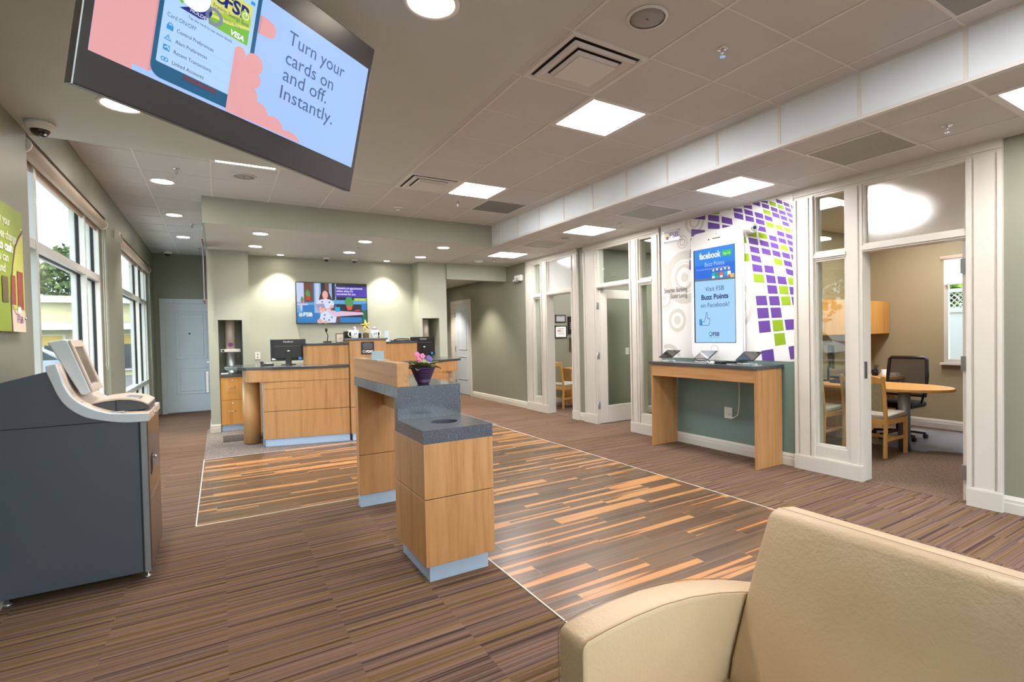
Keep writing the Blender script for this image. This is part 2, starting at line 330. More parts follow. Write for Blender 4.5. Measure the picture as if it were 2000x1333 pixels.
# ---------------- mesh builder ----------------
class MB:
    def __init__(s): s.v = []; s.f = []; s.mi = []; s.sm = []; s.names = []; s.cur = 0; s.smooth = False
    def m(s, name):
        if name not in s.names: s.names.append(name)
        s.cur = s.names.index(name); return s
    def face(s, ids, smooth=None): s.f.append(tuple(ids)); s.mi.append(s.cur); s.sm.append(s.smooth if smooth is None else smooth)
    def add(s, pts): b = len(s.v); s.v += [tuple(p) for p in pts]; return b
    def poly(s, pts): b = s.add(pts); s.face(range(b, b+len(pts)), False); return s
    def box(s, x0, x1, y0, y1, z0, z1):
        if x0 > x1: x0, x1 = x1, x0
        if y0 > y1: y0, y1 = y1, y0
        if z0 > z1: z0, z1 = z1, z0
        b = s.add([(x0, y0, z0), (x1, y0, z0), (x1, y1, z0), (x0, y1, z0), (x0, y0, z1), (x1, y0, z1), (x1, y1, z1), (x0, y1, z1)])
        for q in ((0, 3, 2, 1), (4, 5, 6, 7), (0, 1, 5, 4), (1, 2, 6, 5), (2, 3, 7, 6), (3, 0, 4, 7)): s.face([b+i for i in q], False)
        return s
    def prism(s, pts, vec, smooth=False):
        """pts: planar loop of 3D points, extruded along vec"""
        n = len(pts); v = Vector(vec); P = [Vector(p) for p in pts]
        nr = Vector((0, 0, 0))
        for i in range(n): nr += P[i].cross(P[(i+1) % n])
        if nr.dot(v) > 0: P = P[::-1]
        b = s.add(P); s.add([p+v for p in P])
        s.face(range(b, b+n), False); s.face([b+n+i for i in reversed(range(n))], False)
        for i in range(n):
            j = (i+1) % n; s.face((b+j, b+i, b+n+i, b+n+j), smooth)
        return s
    def lathe(s, prof, c=(0, 0, 0), seg=24, axis='z', cap=True, smooth=True):
        """prof: list of (r, h)"""
        b = len(s.v); n = len(prof)
        for r, h in prof:
            for k in range(seg):
                a = 2*pi*k/seg; p = (r*cos(a), r*sin(a), h)
                if axis == 'x': p = (h, r*cos(a), r*sin(a))
                elif axis == 'y': p = (r*sin(a), h, r*cos(a))
                s.v.append((c[0]+p[0], c[1]+p[1], c[2]+p[2]))
        for i in range(n-1):
            for k in range(seg):
                k2 = (k+1) % seg; s.face((b+i*seg+k, b+i*seg+k2, b+(i+1)*seg+k2, b+(i+1)*seg+k), smooth)
        if cap:
            s.face([b+k for k in reversed(range(seg))], False); s.face([b+(n-1)*seg+k for k in range(seg)], False)
        return s
    def cyl(s, c, r, h, seg=24, axis='z', smooth=True): return s.lathe([(r, 0), (r, h)], c, seg, axis, True, smooth)
    def tube(s, pts, r, seg=8, closed=False):
        P = [Vector(p) for p in pts]; n = len(P); b = len(s.v); up = Vector((0, 0, 1)); prev = None
        for i, p in enumerate(P):
            if closed: t = (P[(i+1) % n]-P[i-1]).normalized()
            else: t = (P[min(i+1, n-1)]-P[max(i-1, 0)]).normalized()
            if prev is None:
                a = up if abs(t.dot(up)) < 0.9 else Vector((1, 0, 0)); u = t.cross(a).normalized()
            else:
                u = (prev-t*prev.dot(t)).normalized()
            prev = u; w = t.cross(u); rr = r[i] if isinstance(r, (list, tuple)) else r
            for k in range(seg):
                a = 2*pi*k/seg; s.v.append(tuple(p+u*(rr*cos(a))+w*(rr*sin(a))))
        for i in range(n if closed else n-1):
            j = (i+1) % n
            for k in range(seg):
                k2 = (k+1) % seg; s.face((b+i*seg+k, b+i*seg+k2, b+j*seg+k2, b+j*seg+k), True)
        if not closed:
            s.face([b+k for k in reversed(range(seg))], False); s.face([b+(n-1)*seg+k for k in range(seg)], False)
        return s
    def ball(s, c, r, seg=12, rings=8, sx=1, sy=1, sz=1):
        b = len(s.v)
        for i in range(rings+1):
            th = pi*i/rings
            for k in range(seg):
                a = 2*pi*k/seg; s.v.append((c[0]+r*sx*sin(th)*cos(a), c[1]+r*sy*sin(th)*sin(a), c[2]-r*sz*cos(th)))
        for i in range(rings):
            for k in range(seg):
                k2 = (k+1) % seg; s.face((b+i*seg+k, b+i*seg+k2, b+(i+1)*seg+k2, b+(i+1)*seg+k), True)
        return s
    def beam(s, a, b_, w, d, up=(0, 0, 1)):
        """rectangular bar between two points; w across, d along 'up'-ish"""
        A = Vector(a); B = Vector(b_); t = (B-A).normalized(); u = Vector(up)
        x = t.cross(u).normalized(); y = x.cross(t).normalized()
        ps = [A+x*(w/2*i)+y*(d/2*j) for i, j in ((-1, -1), (1, -1), (1, 1), (-1, 1))]
        return s.prism(ps, B-A)
    def build(s, name, mat=None, parent=None, bevel=0.0, subsurf=0, seg=2):
        me = bpy.data.meshes.new(name)
        off = Vector((0, 0, 0))
        me.from_pydata(s.v, [], s.f)
        if not s.names: s.names = [mat or 'white_plastic']
        for n in s.names: me.materials.append(MATS[n])
        me.polygons.foreach_set('material_index', s.mi); me.polygons.foreach_set('use_smooth', s.sm)
        me.update()
        o = bpy.data.objects.new(name, me); COL.objects.link(o)
        if parent is not None: setp(o, parent)
        if bevel:
            m = o.modifiers.new('bevel', 'BEVEL'); m.width = bevel; m.segments = seg; m.limit_method = 'ANGLE'; m.angle_limit = radians(40)
        if subsurf:
            m = o.modifiers.new('subsurf', 'SUBSURF'); m.levels = subsurf; m.render_levels = subsurf
        return o
WM = {}
def wmat(o):
    """world matrix from loc/rot and parents, without a depsgraph update"""
    mm = Matrix.LocRotScale(o.location, o.rotation_euler, o.scale)
    return wmat(o.parent) @ o.matrix_parent_inverse @ mm if o.parent else mm
def setp(o, parent):
    o.parent = parent; o.matrix_parent_inverse = wmat(parent).inverted()
def mb(mat): return MB().m(mat)
def tag(o, label, cat, group=None, kind=None):
    o['label'] = label; o['category'] = cat
    if group: o['group'] = group
    if kind: o['kind'] = kind
    return o
def thing(name, loc, label, cat, group=None, rz=0.0):
    o = bpy.data.objects.new(name, None); COL.objects.link(o); o.location = loc; o.rotation_euler = (0, 0, rz); o.empty_display_size = 0.1
    return tag(o, label, cat, group)
def struct(o): o['kind'] = 'structure'; return o
def kids(o): return [c for c in COL.objects if c.parent == o]
def dup(root, loc, rz=0.0, label=None, group=None, mirror=False):
    r = root.copy(); COL.objects.link(r); r.location = loc; r.rotation_euler = (0, 0, rz)
    if label: r['label'] = label
    if group: r['group'] = group
    for ch in kids(root):
        c = ch.copy(); COL.objects.link(c); c.parent = r
        for g in kids(ch):
            d = g.copy(); COL.objects.link(d); d.parent = c
    return r
class Plane2D:
    """a flat board: local u (right), v (up) in metres, layered along its normal"""
    def __init__(s, m, o, r, u): s.m = m; s.o = Vector(o); s.r = Vector(r).normalized(); s.u = Vector(u).normalized(); s.n = s.r.cross(s.u); s.layer = 0.0008
    def P(s, x, y, k=1): return s.o+s.r*x+s.u*y+s.n*(s.layer*k)
    def poly(s, mat, pts, k=1): s.m.m(mat); s.m.poly([s.P(x, y, k) for x, y in pts]); return s
    def rect(s, mat, x0, y0, x1, y1, k=1): return s.poly(mat, [(x0, y0), (x1, y0), (x1, y1), (x0, y1)], k)
    def disc(s, mat, x, y, r, k=1, ry=None, n=28): ry = ry or r; return s.poly(mat, [(x+r*cos(2*pi*i/n), y+ry*sin(2*pi*i/n)) for i in range(n)], k)
    def ring(s, mat, x, y, r0, r1, k=1, n=40, a0=0, a1=2*pi):
        s.m.m(mat)
        for i in range(n):
            a = a0+(a1-a0)*i/n; b = a0+(a1-a0)*(i+1)/n
            s.m.poly([s.P(x+r0*cos(a), y+r0*sin(a), k), s.P(x+r1*cos(a), y+r1*sin(a), k), s.P(x+r1*cos(b), y+r1*sin(b), k), s.P(x+r0*cos(b), y+r0*sin(b), k)])
        return s
    def line(s, mat, pts, w, k=1):
        s.m.m(mat)
        for (x0, y0), (x1, y1) in zip(pts[:-1], pts[1:]):
            d = Vector((x1-x0, y1-y0)); L = d.length or 1e-6; nx, ny = -d.y/L*w/2, d.x/L*w/2
            s.m.poly([s.P(x0+nx, y0+ny, k), s.P(x0-nx, y0-ny, k), s.P(x1-nx, y1-ny, k), s.P(x1+nx, y1+ny, k)])
        return s
    def text(s, mat, txt, x, y, size, k=2, width=None, align='LEFT', bold=0.0, shear=0.0):
        cu = bpy.data.curves.new('t', 'FONT'); cu.body = txt; cu.size = size; cu.align_x = align; cu.offset = bold; cu.shear = shear; cu.resolution_u = 3
        ob = bpy.data.objects.new('t', cu); me = bpy.data.meshes.new_from_object(ob)
        vs_ = [v.co.copy() for v in me.vertices]
        if vs_:
            x0 = min(v.x for v in vs_); x1 = max(v.x for v in vs_)
            sx = width/(x1-x0) if width else 1.0
            sh = {'LEFT': x0, 'CENTER': (x0+x1)/2, 'RIGHT': x1}[align]
            s.m.m(mat); b = s.m.add([s.P(x+(v.x-sh)*sx, y+v.y, k) for v in vs_])
            for p in me.polygons: s.m.face([b+i for i in p.vertices], False)
        bpy.data.objects.remove(ob); bpy.data.curves.remove(cu); bpy.data.meshes.remove(me)
        return s
# ================= room shell =================
H, HL, W, XF, XL = 3.241, 2.907, 5.154, 3.803, -1.07
YB = 13.0; GY = [1.906+0.61*k for k in range(-6, 18)]
struct(mb('carpet_stripe').box(-1.3, 8.9, -2.3, 13.7, -0.06, 0.0).build('floor'))
fm = mb('plank_tile')
pts = [(-.188, 4.92), (1.443, 4.92), (1.443, .3), (3.76, .3), (3.76, 7.62), (-.188, 7.62)]
fm.prism([(x, y, 0.0) for x, y in pts], (0, 0, 0.003)); struct(fm.build('floor_planks'))
tm = mb('curb')
for (a, b_) in zip(pts, pts[1:]+pts[:1]):
    if a[0] == b_[0]: tm.box(a[0]-.004, a[0]+.004, min(a[1], b_[1]), max(a[1], b_[1]), 0, .0045)
    else: tm.box(min(a[0], b_[0]), max(a[0], b_[0]), a[1]-.004, a[1]+.004, 0, .0045)
struct(tm.build('trim_1'))
struct(mb('carpet_teller').box(-.19, 3.84, 7.63, 10.25, 0, .003).build('floor_teller'))
struct(mb('carpet_office').box(5.16, 8.7, .62, 9.3, 0, .003).build('floor_office'))

# ceilings
struct(mb('ceiling_tile').box(-1.3, XF, -2.3, 13.1, H, H+.06).build('ceiling'))
struct(mb('ceiling_tile').box(XF+.008, 8.9, -2.3, 9.8, HL, H+.06).build('ceiling_low'))
struct(mb('beam_paint').box(XL, 1.42, -2.25, 4.97, HL, H).build('beam'))
struct(mb('soffit_white').box(-.11, XF-.001, 7.667, 10.3, HL, H).build('ceiling_teller'))
struct(mb('wall_soffit').box(-.13, XF-.001, 7.65, 7.667, HL, H).box(-.13, -.11, 7.667, 9.8, HL, H).build('wall_soffit'))
g = mb('grid_white')
for x in (1.809, 2.419, 3.029, 3.639): g.box(x-.009, x+.009, -2.2, 7.65, H-.004, H)
for x in (-.631, -.021, .589, 1.199): g.box(x-.009, x+.009, 4.97, 7.65 if x > -.13 else YB, H-.004, H)
for y in GY:
    if y < 7.65:
        g.box(1.42 if y < 5.05 else XL, XF, y-.006, y+.006, H-.003, H)
    elif y < YB: g.box(XL, -.13, y-.006, y+.006, H-.003, H)
struct(g.build('ceiling_grid'))
g = mb('grid_white')
for x in (4.13, 4.74): g.box(x-.006, x+.006, -2.2, 9.75, HL-.004, HL)
g.box(XF, XF+.03, -2.2, 7.65, HL-.006, HL)
for y in GY:
    if y < 9.75: g.box(XF+.03, W, y-.009, y+.009, HL-.0045, HL)
g.box(W-.02, W, -2.2, 9.75, HL-.008, HL)
struct(g.build('ceiling_grid_low'))
# fascia between the two ceiling heights
struct(mb('fascia_white').box(XF-.001, XF+.008, -2.2, 7.65, HL, H).build('wall_fascia'))
g = mb('grid_white')
for y in GY:
    if y < 7.65: g.box(XF-.006, XF-.001, y-.012, y+.012, HL, H)
g.box(XF-.007, XF-.001, -2.2, 7.65, HL-.004, HL+.022).box(XF-.007, XF-.001, -2.2, 7.65, H-.018, H)
for y in (7.49, 7.54, 7.59): g.box(XF-.006, XF-.001, y-.006, y+.006, HL, H)
struct(g.build('trim_2'))

# left wall with two window openings
def walls(name, mat, boxes):
    for q in boxes: struct(mb(mat).box(*q).build(name))
walls('wall_left', 'wall_olive', [(-1.32, XL, -2.25, 4.9, 0, 3.3), (-1.32, XL, 7.85, 8.95, 0, 3.3), (-1.32, XL, 12.4, 13.1, 0, 3.3), (-1.32, XL, 4.9, 7.85, 2.9, 3.3), (-1.32, XL, 8.95, 12.4, 2.9, 3.3), (-1.32, XL, 4.9, 7.85, 0, .1), (-1.32, XL, 8.95, 12.4, 0, .1)])
def storefront(name, y0, y1, mull, zs):
    f = mb('frame_alu'); x0, x1 = -1.25, -1.13
    f.box(x0+.003, x1-.003, y0, y1, .1, .2).box(x0+.003, x1-.003, y0, y1, 2.82, 2.9)
    for y in [y0+.035]+mull+[y1-.03]: f.box(x0, x1, y-.028, y+.028, .1, 2.9)
    for z in zs: f.box(x0+.003, x1-.003, y0+.001, y1-.001, z-.035, z+.035)
    o = struct(f.build(name))
    ed = mb('black_rubber')
    for y in [y0+.035]+mull: ed.box(x0+.045, x0+.075, y+.027, y+.034, .2, 2.82); 
    for y in mull+[y1-.03]: ed.box(x0+.045, x0+.075, y-.034, y-.027, .2, 2.82)
    for z in zs: ed.box(x0+.045, x0+.075, y0, y1, z-.042, z-.034)
    ed.build('window_gasket', parent=o)
    mb('glass_clear').box(x0+.055, x0+.063, y0, y1, .15, 2.86).build('window_glass', parent=o)
    return o
storefront('window_1', 4.9, 7.85, [5.36, 7.08], [2.2, .72])
storefront('window_2', 8.95, 12.4, [11.25, 12.02], [2.2, .72])
# far walls
bw = mb('wall_olive'); bw.box(-1.3, .4, YB, YB+.1, 0, 3.3); struct(bw.build('wall_back'))
walls('wall_teller', 'wall_sage', [(.44, 3.28, 10.2, 10.3, 0, HL+.02), (-.13, 0, 9.8, 10.4, 0, HL+.02), (.33, .44, 9.8, 10.4, 0, HL+.02), (0, .33, 9.8, 10.4, 1.79, HL+.02), (-.13, .44, 10.4, 10.45, 0, HL+.02), (3.28, 3.34, 9.8, 10.4, 0, HL+.02), (3.68, 3.84, 9.8, 10.4, 0, HL+.02), (3.34, 3.68, 9.8, 10.4, 1.82, HL+.02), (3.34, 3.68, 9.8, 10.4, 0, .92), (3.28, 3.84, 10.4, 10.45, 0, HL+.02), (3.84, W, 9.75, 9.87, 2.59, HL+.02)])

struct(mb('wall_olive').box(-.13, -.08, 10.45, YB, 0, 3.3).build('wall_corridor'))
hw = mb('wall_olive'); hw.box(3.74, 3.84, 10.45, 13.7, 0, 2.75).box(3.74, W+.1, 13.6, 13.7, 0, 2.75); struct(hw.build('wall_hall'))
struct(mb('soffit_white').box(3.84, W, 9.87, 13.7, 2.72, 2.78).build('ceiling_hall'))
# right wall
rw = mb('wall_olive')
for a, b_ in ((-2.25, 1.52), (6.97, 7.15), (8.88, 13.7)): rw.box(W, W+.14, a, b_, 0, 3.0)
struct(rw.build('wall_right'))
struct(mb('wall_green').box(W, W+.14, 3.24, 5.22, 0, 3.0).build('wall_right_mural'))
# office walls
ow = mb('wall_tan')
ow.box(8.7, 8.8, .5, 2.0, 0, 3.0).box(8.7, 8.8, 3.22, 4.4, 0, 3.0).box(8.7, 8.8, 2.0, 3.22, 0, .93).box(8.7, 8.8, 2.0, 3.22, 2.4, 3.0)
ow.box(W+.14, 8.7, 4.3, 4.35, 0, 3.0).box(W+.14, 8.7, .5, .6, 0, 3.0).box(W+.14, W+.15, .6, 1.5, 0, 2.9).box(W+.14, W+.15, 3.26, 4.3, 0, 2.9)
struct(ow.build('wall_office_tan'))
oo = mb('wall_olive')
oo.box(W+.14, 8.7, 4.35, 4.42, 0, 3.0).box(8.7, 8.8, 4.4, 9.4, 0, 3.0).box(W+.14, 8.7, 7.02, 7.1, 0, 3.0).box(W+.14, 8.7, 9.3, 9.4, 0, 3.0)
struct(oo.build('wall_office_olive'))
# unseen front wall behind the viewer, storefront glazing widened to add daylight
fw = mb('wall_olive')
fw.box(-1.3, -.9, -2.3, -2.2, 0, 3.3).box(5.0, 8.9, -2.3, -2.2, 0, 3.3).box(-.9, 5.0, -2.3, -2.2, 2.8, 3.3).box(-.9, 5.0, -2.3, -2.2, 0, .15)
struct(fw.build('wall_front'))
f = mb('frame_alu')
for x in (-.88, .3, 1.48, 2.66, 3.84, 4.98): f.box(x-.025, x+.025, -2.29, -2.21, .15, 2.8)
f.box(-.9, 5.0, -2.29, -2.21, 2.1, 2.16).box(-.9, 5.0, -2.29, -2.21, 2.75, 2.8).box(-.9, 5.0, -2.29, -2.21, .15, .22)
o = struct(f.build('window_3')); mb('glass_clear').box(-.9, 5.0, -2.255, -2.247, .15, 2.8).build('window_glass', parent=o)

# baseboards
def base(name, runs, mat='trim_white'):
    m = mb(mat)
    for (ax, ay), (bx, by), (nx, ny) in runs:
        prof = [(0, 0), (.02, 0), (.02, .075), (.016, .085), (.016, .105), (.010, .118), (.006, .128), (0, .132)]
        m.prism([(ax+nx*d, ay+ny*d, z) for d, z in prof], (bx-ax, by-ay, 0))
    return struct(m.build(name))
base('baseboard_right', [((W, -2.2), (W, 1.52), (-1, 0)), ((W, 3.24), (W, 5.22), (-1, 0)), ((W, 6.97), (W, 7.15), (-1, 0)), ((W, 8.88), (W, 11.55), (-1, 0)), ((W, 12.86), (W, 13.6), (-1, 0))])
base('baseboard_left', [((XL, -2.2), (XL, 4.9), (1, 0)), ((XL, 7.85), (XL, 8.95), (1, 0)), ((XL, 12.4), (XL, 13), (1, 0))])
base('baseboard_teller', [((-.13, 9.8), (0, 9.8), (0, -1)), ((-.13, 9.8), (-.13, YB), (-1, 0)), ((3.28, 9.8), (3.84, 9.8), (0, -1)), ((3.84, 9.8), (3.84, 13.6), (1, 0))])
base('baseboard_office', [((8.7, .6), (8.7, 4.3), (-1, 0)), ((5.3, 9.3), (8.7, 9.3), (0, -1)), ((5.3, 7.1), (8.7, 7.1), (0, 1)), ((8.7, 4.4), (8.7, 7.0), (-1, 0)), ((5.3, 7.02), (8.7, 7.02), (0, -1))])

# glazed office fronts: near pilaster, opening, mullion, sidelight, far trim
def office_front(name, yn, yo0, yo1, ym, ys1, yf, flip=False):
    """bands given from the near end: yn..yo0 pilaster, yo0..yo1 opening, yo1..ym mullion, ym..ys1 sidelight, ys1..yf trim (flip: sidelight nearest)"""
    x0, x1 = W-.02, W+.13
    f = mb('trim_white')
    if not flip: post = [(yn, yo0), (yo1, ym), (ys1, yf)]; op = (yo0, yo1); sl_ = (ym, ys1)
    else: post = [(yn, yo0), (yo1, ym), (ys1, yf)]; sl_ = (yo0, yo1); op = (ym, ys1)
    for a, b_ in post:
        f.box(x0, x1, a, b_, 0, 2.81)
        if b_-a > .16: f.box(x0-.012, x0, a+.05, b_-.05, .15, 2.8); f.box(x0-.018, x0, a, a+.03, .15, 2.8).box(x0-.018, x0, b_-.03, b_, .15, 2.8)
        else: f.box(x0-.010, x0, a+.035, b_-.035, .15, 2.8)
    f.box(x0, x1, yn, yf, 2.81, HL)
    f.box(x0-.014, x0, yn, yf, 2.83, HL)
    f.box(x0, x1, op[0], op[1], 2.175, 2.235).box(x0-.012, x0, op[0], op[1], 2.19, 2.22)
    f.box(x0, x1, sl_[0], sl_[1], 2.155, 2.22).box(x0-.012, x0, sl_[0], sl_[1], 2.172, 2.205)
    f.box(x0, x1, sl_[0], sl_[1], 0, .27)
    for z0, z1, (a, b_) in ((2.235, 2.81, op), (2.22, 2.81, sl_), (.27, 2.155, sl_)):   # stops round each pane
        f.box(x0+.01, x0+.05, a, a+.018, z0, z1).box(x0+.01, x0+.05, b_-.018, b_, z0, z1).box(x0+.01, x0+.05, a+.018, b_-.018, z0, z0+.018).box(x0+.01, x0+.05, a+.018, b_-.018, z1-.018, z1)
    lo, hi = (min(post[1][0], sl_[0]), max(post[1][1], sl_[1]))
    for a, b_ in [(yn-.004, yo0), (lo, yf+.004)] if not flip else [(yn-.004, ym), (ys1, yf+.004)]:
        f.box(x0-.03, x0, a, b_, 0, .14); f.box(x0-.024, x0, a, b_, .14, .15)
    o = struct(f.build(name))
    m = mb('glass_office' if flip else 'glass_frosted')
    if flip: m.box(W+.03, W+.038, op[0]+.01, op[1]-.01, 2.24, 2.80)
    else: m.poly([(W+.034, op[0]+.01, 2.24), (W+.034, op[0]+.01, 2.80), (W+.034, op[1]-.01, 2.80), (W+.034, op[1]-.01, 2.24)])
    m.build('transom_glass', parent=o)
    mb('glass_office').box(W+.03, W+.038, sl_[0]+.01, sl_[1]-.01, 2.225, 2.80).build('sidelight_upper_glass', parent=o)
    mb('glass_office').box(W+.03, W+.038, sl_[0]+.01, sl_[1]-.01, .275, 2.15).build('sidelight_glass', parent=o)
    return o
f1 = office_front('window_4', 7.15, 7.33, 8.11, 8.33, 8.62, 8.88)
mb('black_matte').box(W-.026, W-.02, 8.12, 8.15, 1.05, 1.17).build('strike_plate', parent=f1)
office_front('window_5', 5.22, 5.37, 5.64, 5.83, 6.63, 6.97, flip=True)
f3 = office_front('window_6', 1.52, 1.75, 2.56, 2.71, 3.03, 3.24)
mb('metal_hinge').box(W+.0, W+.05, 2.553, 2.56, .98, 1.14).build('strike_plate', parent=f3)

# open glazed door of the middle office, hinged at the far jamb and swung inwards
def hinge(p, x, y, z): mb('metal_hinge').box(x-.022, x+.022, y-.006, y+.006, z-.055, z+.055).cyl((x-.024, y, z-.055), .009, .11, 10).build('hinge', parent=p)
d = mb('door_white' if False else 'trim_white'); x0, x1, ya, yb = W+.02, W+.84, 6.585, 6.63
d.box(x0, x0+.13, ya, yb, .012, 2.16).box(x1-.13, x1, ya, yb, .012, 2.16).box(x0+.13, x1-.13, ya, yb, 2.02, 2.16).box(x0+.13, x1-.13, ya, yb, .012, .29)
d2 = struct(d.build('door_1', bevel=.003))
mb('glass_office').box(x0+.13, x1-.13, ya+.018, ya+.026, .29, 2.02).build('door_glass', parent=d2)
for z in (.3, 1.1, 1.9): hinge(d2, W+.005, 6.632, z)
h = mb('chrome'); h.cyl((x1-.065, ya-.05, 1.03), .022, .05, 14, 'y').box(x1-.16, x1-.05, ya-.062, ya-.045, 1.02, 1.04); h.build('door_handle', parent=d2)
# open door of the near office seen edge-on
d = mb('trim_white'); d.box(W+.03, W+.86, 1.752, 1.797, .012, 2.16); d3 = struct(d.build('door_2', bevel=.003))
for z in (.25, 1.15, 1.95): mb('metal_hinge').box(W+.0, W+.028, 1.751, 1.80, z-.06, z+.06).build('hinge', parent=d3)

# white panel door at the end of the left corridor
c = mb('door_white')
x0, x1 = -.985, .02
c.box(x0, x0+.09, YB-.025, YB, 0, 2.24).box(x1-.09, x1, YB-.025, YB, 0, 2.24).box(x0, x1, YB-.025, YB, 2.24, 2.33)
d4 = struct(c.build('door_3'))
lf = mb('door_white'); a, b_ = x0+.09, x1-.09
lf.box(a, b_, YB-.012, YB-.002, .012, 2.24)
for z0, z1 in ((.38, .92), (1.10, 2.08)):
    X0, X1 = a+.15, b_-.13
    for t, w in ((.0, .022), (.06, .014)):
        lf.box(X0+t, X1-t, YB-.020, YB-.012, z0+t, z0+t+w).box(X0+t, X1-t, YB-.020, YB-.012, z1-t-w, z1-t).box(X0+t, X0+t+w, YB-.020, YB-.012, z0+t, z1-t).box(X1-t-w, X1-t, YB-.020, YB-.012, z0+t, z1-t)
lf.build('door_leaf', parent=d4, bevel=.004)
mb('black_matte').cyl((-.5, YB-.02, 1.62), .017, .01, 14, 'y').build('peephole', parent=d4)
h = mb('chrome'); h.cyl((-.115, YB-.07, 1.02), .028, .05, 16, 'y').box(-.22, -.10, YB-.085, YB-.065, 1.01, 1.035); h.build('door_handle', parent=d4)
mb('metal_plinth').box(-.2, -.13, YB-.03, YB-.013, 1.55, 1.62).build('lock_plate', parent=d4)

# hallway door standing ajar in the right wall
c = mb('trim_white')
y0, y1 = 11.6, 12.84
c.box(W-.02, W, y0, y0+.09, 0, 2.27).box(W-.02, W, y1-.09, y1, 0, 2.27).box(W-.02, W, y0, y1, 2.27, 2.36)
d5 = struct(c.build('door_4'))
lf = mb('door_white'); lf.box(W-.012, W-.001, y0+.09, y1-.3, .012, 2.27)
for z0, z1 in ((.38, .95), (1.12, 2.1)): lf.box(W-.02, W-.012, y0+.25, y0+.262, z0, z1).box(W-.02, W-.012, y1-.47, y1-.458, z0, z1).box(W-.02, W-.012, y0+.25, y1-.46, z0, z0+.012).box(W-.02, W-.012, y0+.25, y1-.46, z1-.012, z1)
lf.build('door_leaf', parent=d5, bevel=.003)
mb('trim_white').box(W-.006, W-.001, y1-.3, y1-.09, 0, 2.27).build('door_jamb', parent=d5)
for z in (.3, 1.15, 2.0): mb('metal_hinge').box(W-.022, W-.012, y1-.31, y1-.27, z-.06, z+.06).build('hinge', parent=d5)
c = mb('trim_white').box(3.86, 3.95, 13.575, 13.6, 0, 2.3).box(3.95, 4.0, 13.585, 13.6, 0, 2.25)
d6 = struct(c.build('door_5')); mb('black_matte').box(3.925, 3.95, 13.56, 13.575, 1.0, 1.3).box(3.925, 3.95, 13.56, 13.575, 1.8, 2.1).build('hinge', parent=d6)

# window of the near office with its fence outside
f = mb('frame_alu')
f.box(8.663, 8.717, 2.001, 3.219, .951, 1.0).box(8.66, 8.72, 3.17, 3.22, .95, 2.4).box(8.66, 8.72, 2.0, 2.05, .95, 2.4).box(8.663, 8.717, 2.001, 3.219, 2.34, 2.399)
o = struct(f.build('window_7')); mb('glass_clear').box(8.70, 8.706, 2.05, 3.17, 1.0, 2.34).build('window_glass', parent=o)
mb('trim_white').box(8.62, 8.7, 1.96, 3.26, .92, .95).build('window_sill', parent=o)

# ================= ceiling fittings =================
def luminaire(x0, y0, z, label):
    c = (x0+.305, y0+.305)
    t = thing('ceiling_light', (c[0], c[1], z), label, 'ceiling light', 'square recessed ceiling lights')
    a = mb('grid_white'); e, r = .305, .262
    for s0 in (-1, 1):
        a.box(c[0]+s0*r, c[0]+s0*e, c[1]-e, c[1]+e, z-.008, z-.001).box(c[0]-r, c[0]+r, c[1]+s0*r, c[1]+s0*e, z-.008, z-.001)
    a.build('frame', parent=t, bevel=.002)
    mb('lamp_panel').box(c[0]-r, c[0]+r, c[1]-r, c[1]+r, z-.005, z-.001).build('diffuser', parent=t)
    b = mb('lamp_basket')
    n = 8; w = .11
    P = [(c[0]+w*sin(pi*(i/n-.5)), z-.005-.004*cos(pi*(i/n-.5))) for i in range(n+1)]
    b.prism([(x, c[1]-r*.8, zz) for x, zz in P], (0, r*1.6, 0)); b.build('basket', parent=t)
    return t
luminaire(2.419, 3.126, H, 'square ceiling light right beside the nearest square air diffuser')
luminaire(2.419, 5.566, H, 'square ceiling light between the small far air diffuser and the dark return grille')
luminaire(-.021, 5.566, H, 'square ceiling light, only a bright sliver of it showing past the dropped beam')
luminaire(4.13, 3.126, HL, 'square light in the low ceiling nearest the purple and green mural')
luminaire(4.13, 5.566, HL, 'square light in the low ceiling before the middle office')
luminaire(4.13, 8.006, HL, 'square light at the far end of the low ceiling by the hallway header')
luminaire(4.13, .686, HL, 'square light in the low ceiling cut off by the right edge of the photo')
for (x, y, z) in ((2.419, .686, H), (2.419, -1.75, H), (4.13, -1.75, HL)): luminaire(x, y, z, 'unseen square ceiling light added for fill behind the viewpoint')  # extra panels out of view, added to even out the room light
luminaire(6.15, 2.75, HL, 'square ceiling light inside the near office behind the frosted transom')
luminaire(5.9, 5.5, HL, 'square ceiling light inside the middle office')
luminaire(5.75, 7.75, HL, 'square ceiling light inside the far office behind its frosted transom')
luminaire(7.4, 2.9, HL, 'second square ceiling light deep inside the near office')
for (x, y, z) in ((6.9, 7.9, HL), (6.9, 5.5, HL)): luminaire(x, y, z, 'square ceiling light deep inside one of the two farther offices')

def downlight(x, y, z, label, r=.085, watts=SPOT_W, group='round recessed downlights'):
    t = thing('downlight', (x, y, z), label, 'downlight', group)
    mb('cloud_white').lathe([(r, -.001), (r+.022, -.001), (r+.022, -.006), (r+.008, -.009), (r, -.006)], (x, y, z), 28, cap=False).build('trim_ring', parent=t)
    mb('lamp_disc').lathe([(r, -.001), (r, -.004)], (x, y, z), 28).build('lens', parent=t)
    ld = bpy.data.lights.new('spot', 'SPOT'); lo = bpy.data.objects.new('lamp', ld); COL.objects.link(lo); lo.location = (x, y, z-.02)
    ld.energy = watts; ld.spot_size = radians(95); ld.spot_blend = .6; ld.color = (1, .92, .82); ld.shadow_soft_size = .05
    setp(lo, t); return t
downlight(.82, 2.19, HL, 'large round downlight in the beam at the top edge of the photo', .10)
downlight(-.46, 4.08, HL, 'round downlight in the beam half hidden behind the lower left of the hanging screen', .10)
downlight(-.48, 7.18, H, 'nearest round downlight in the left corridor ceiling', .10)
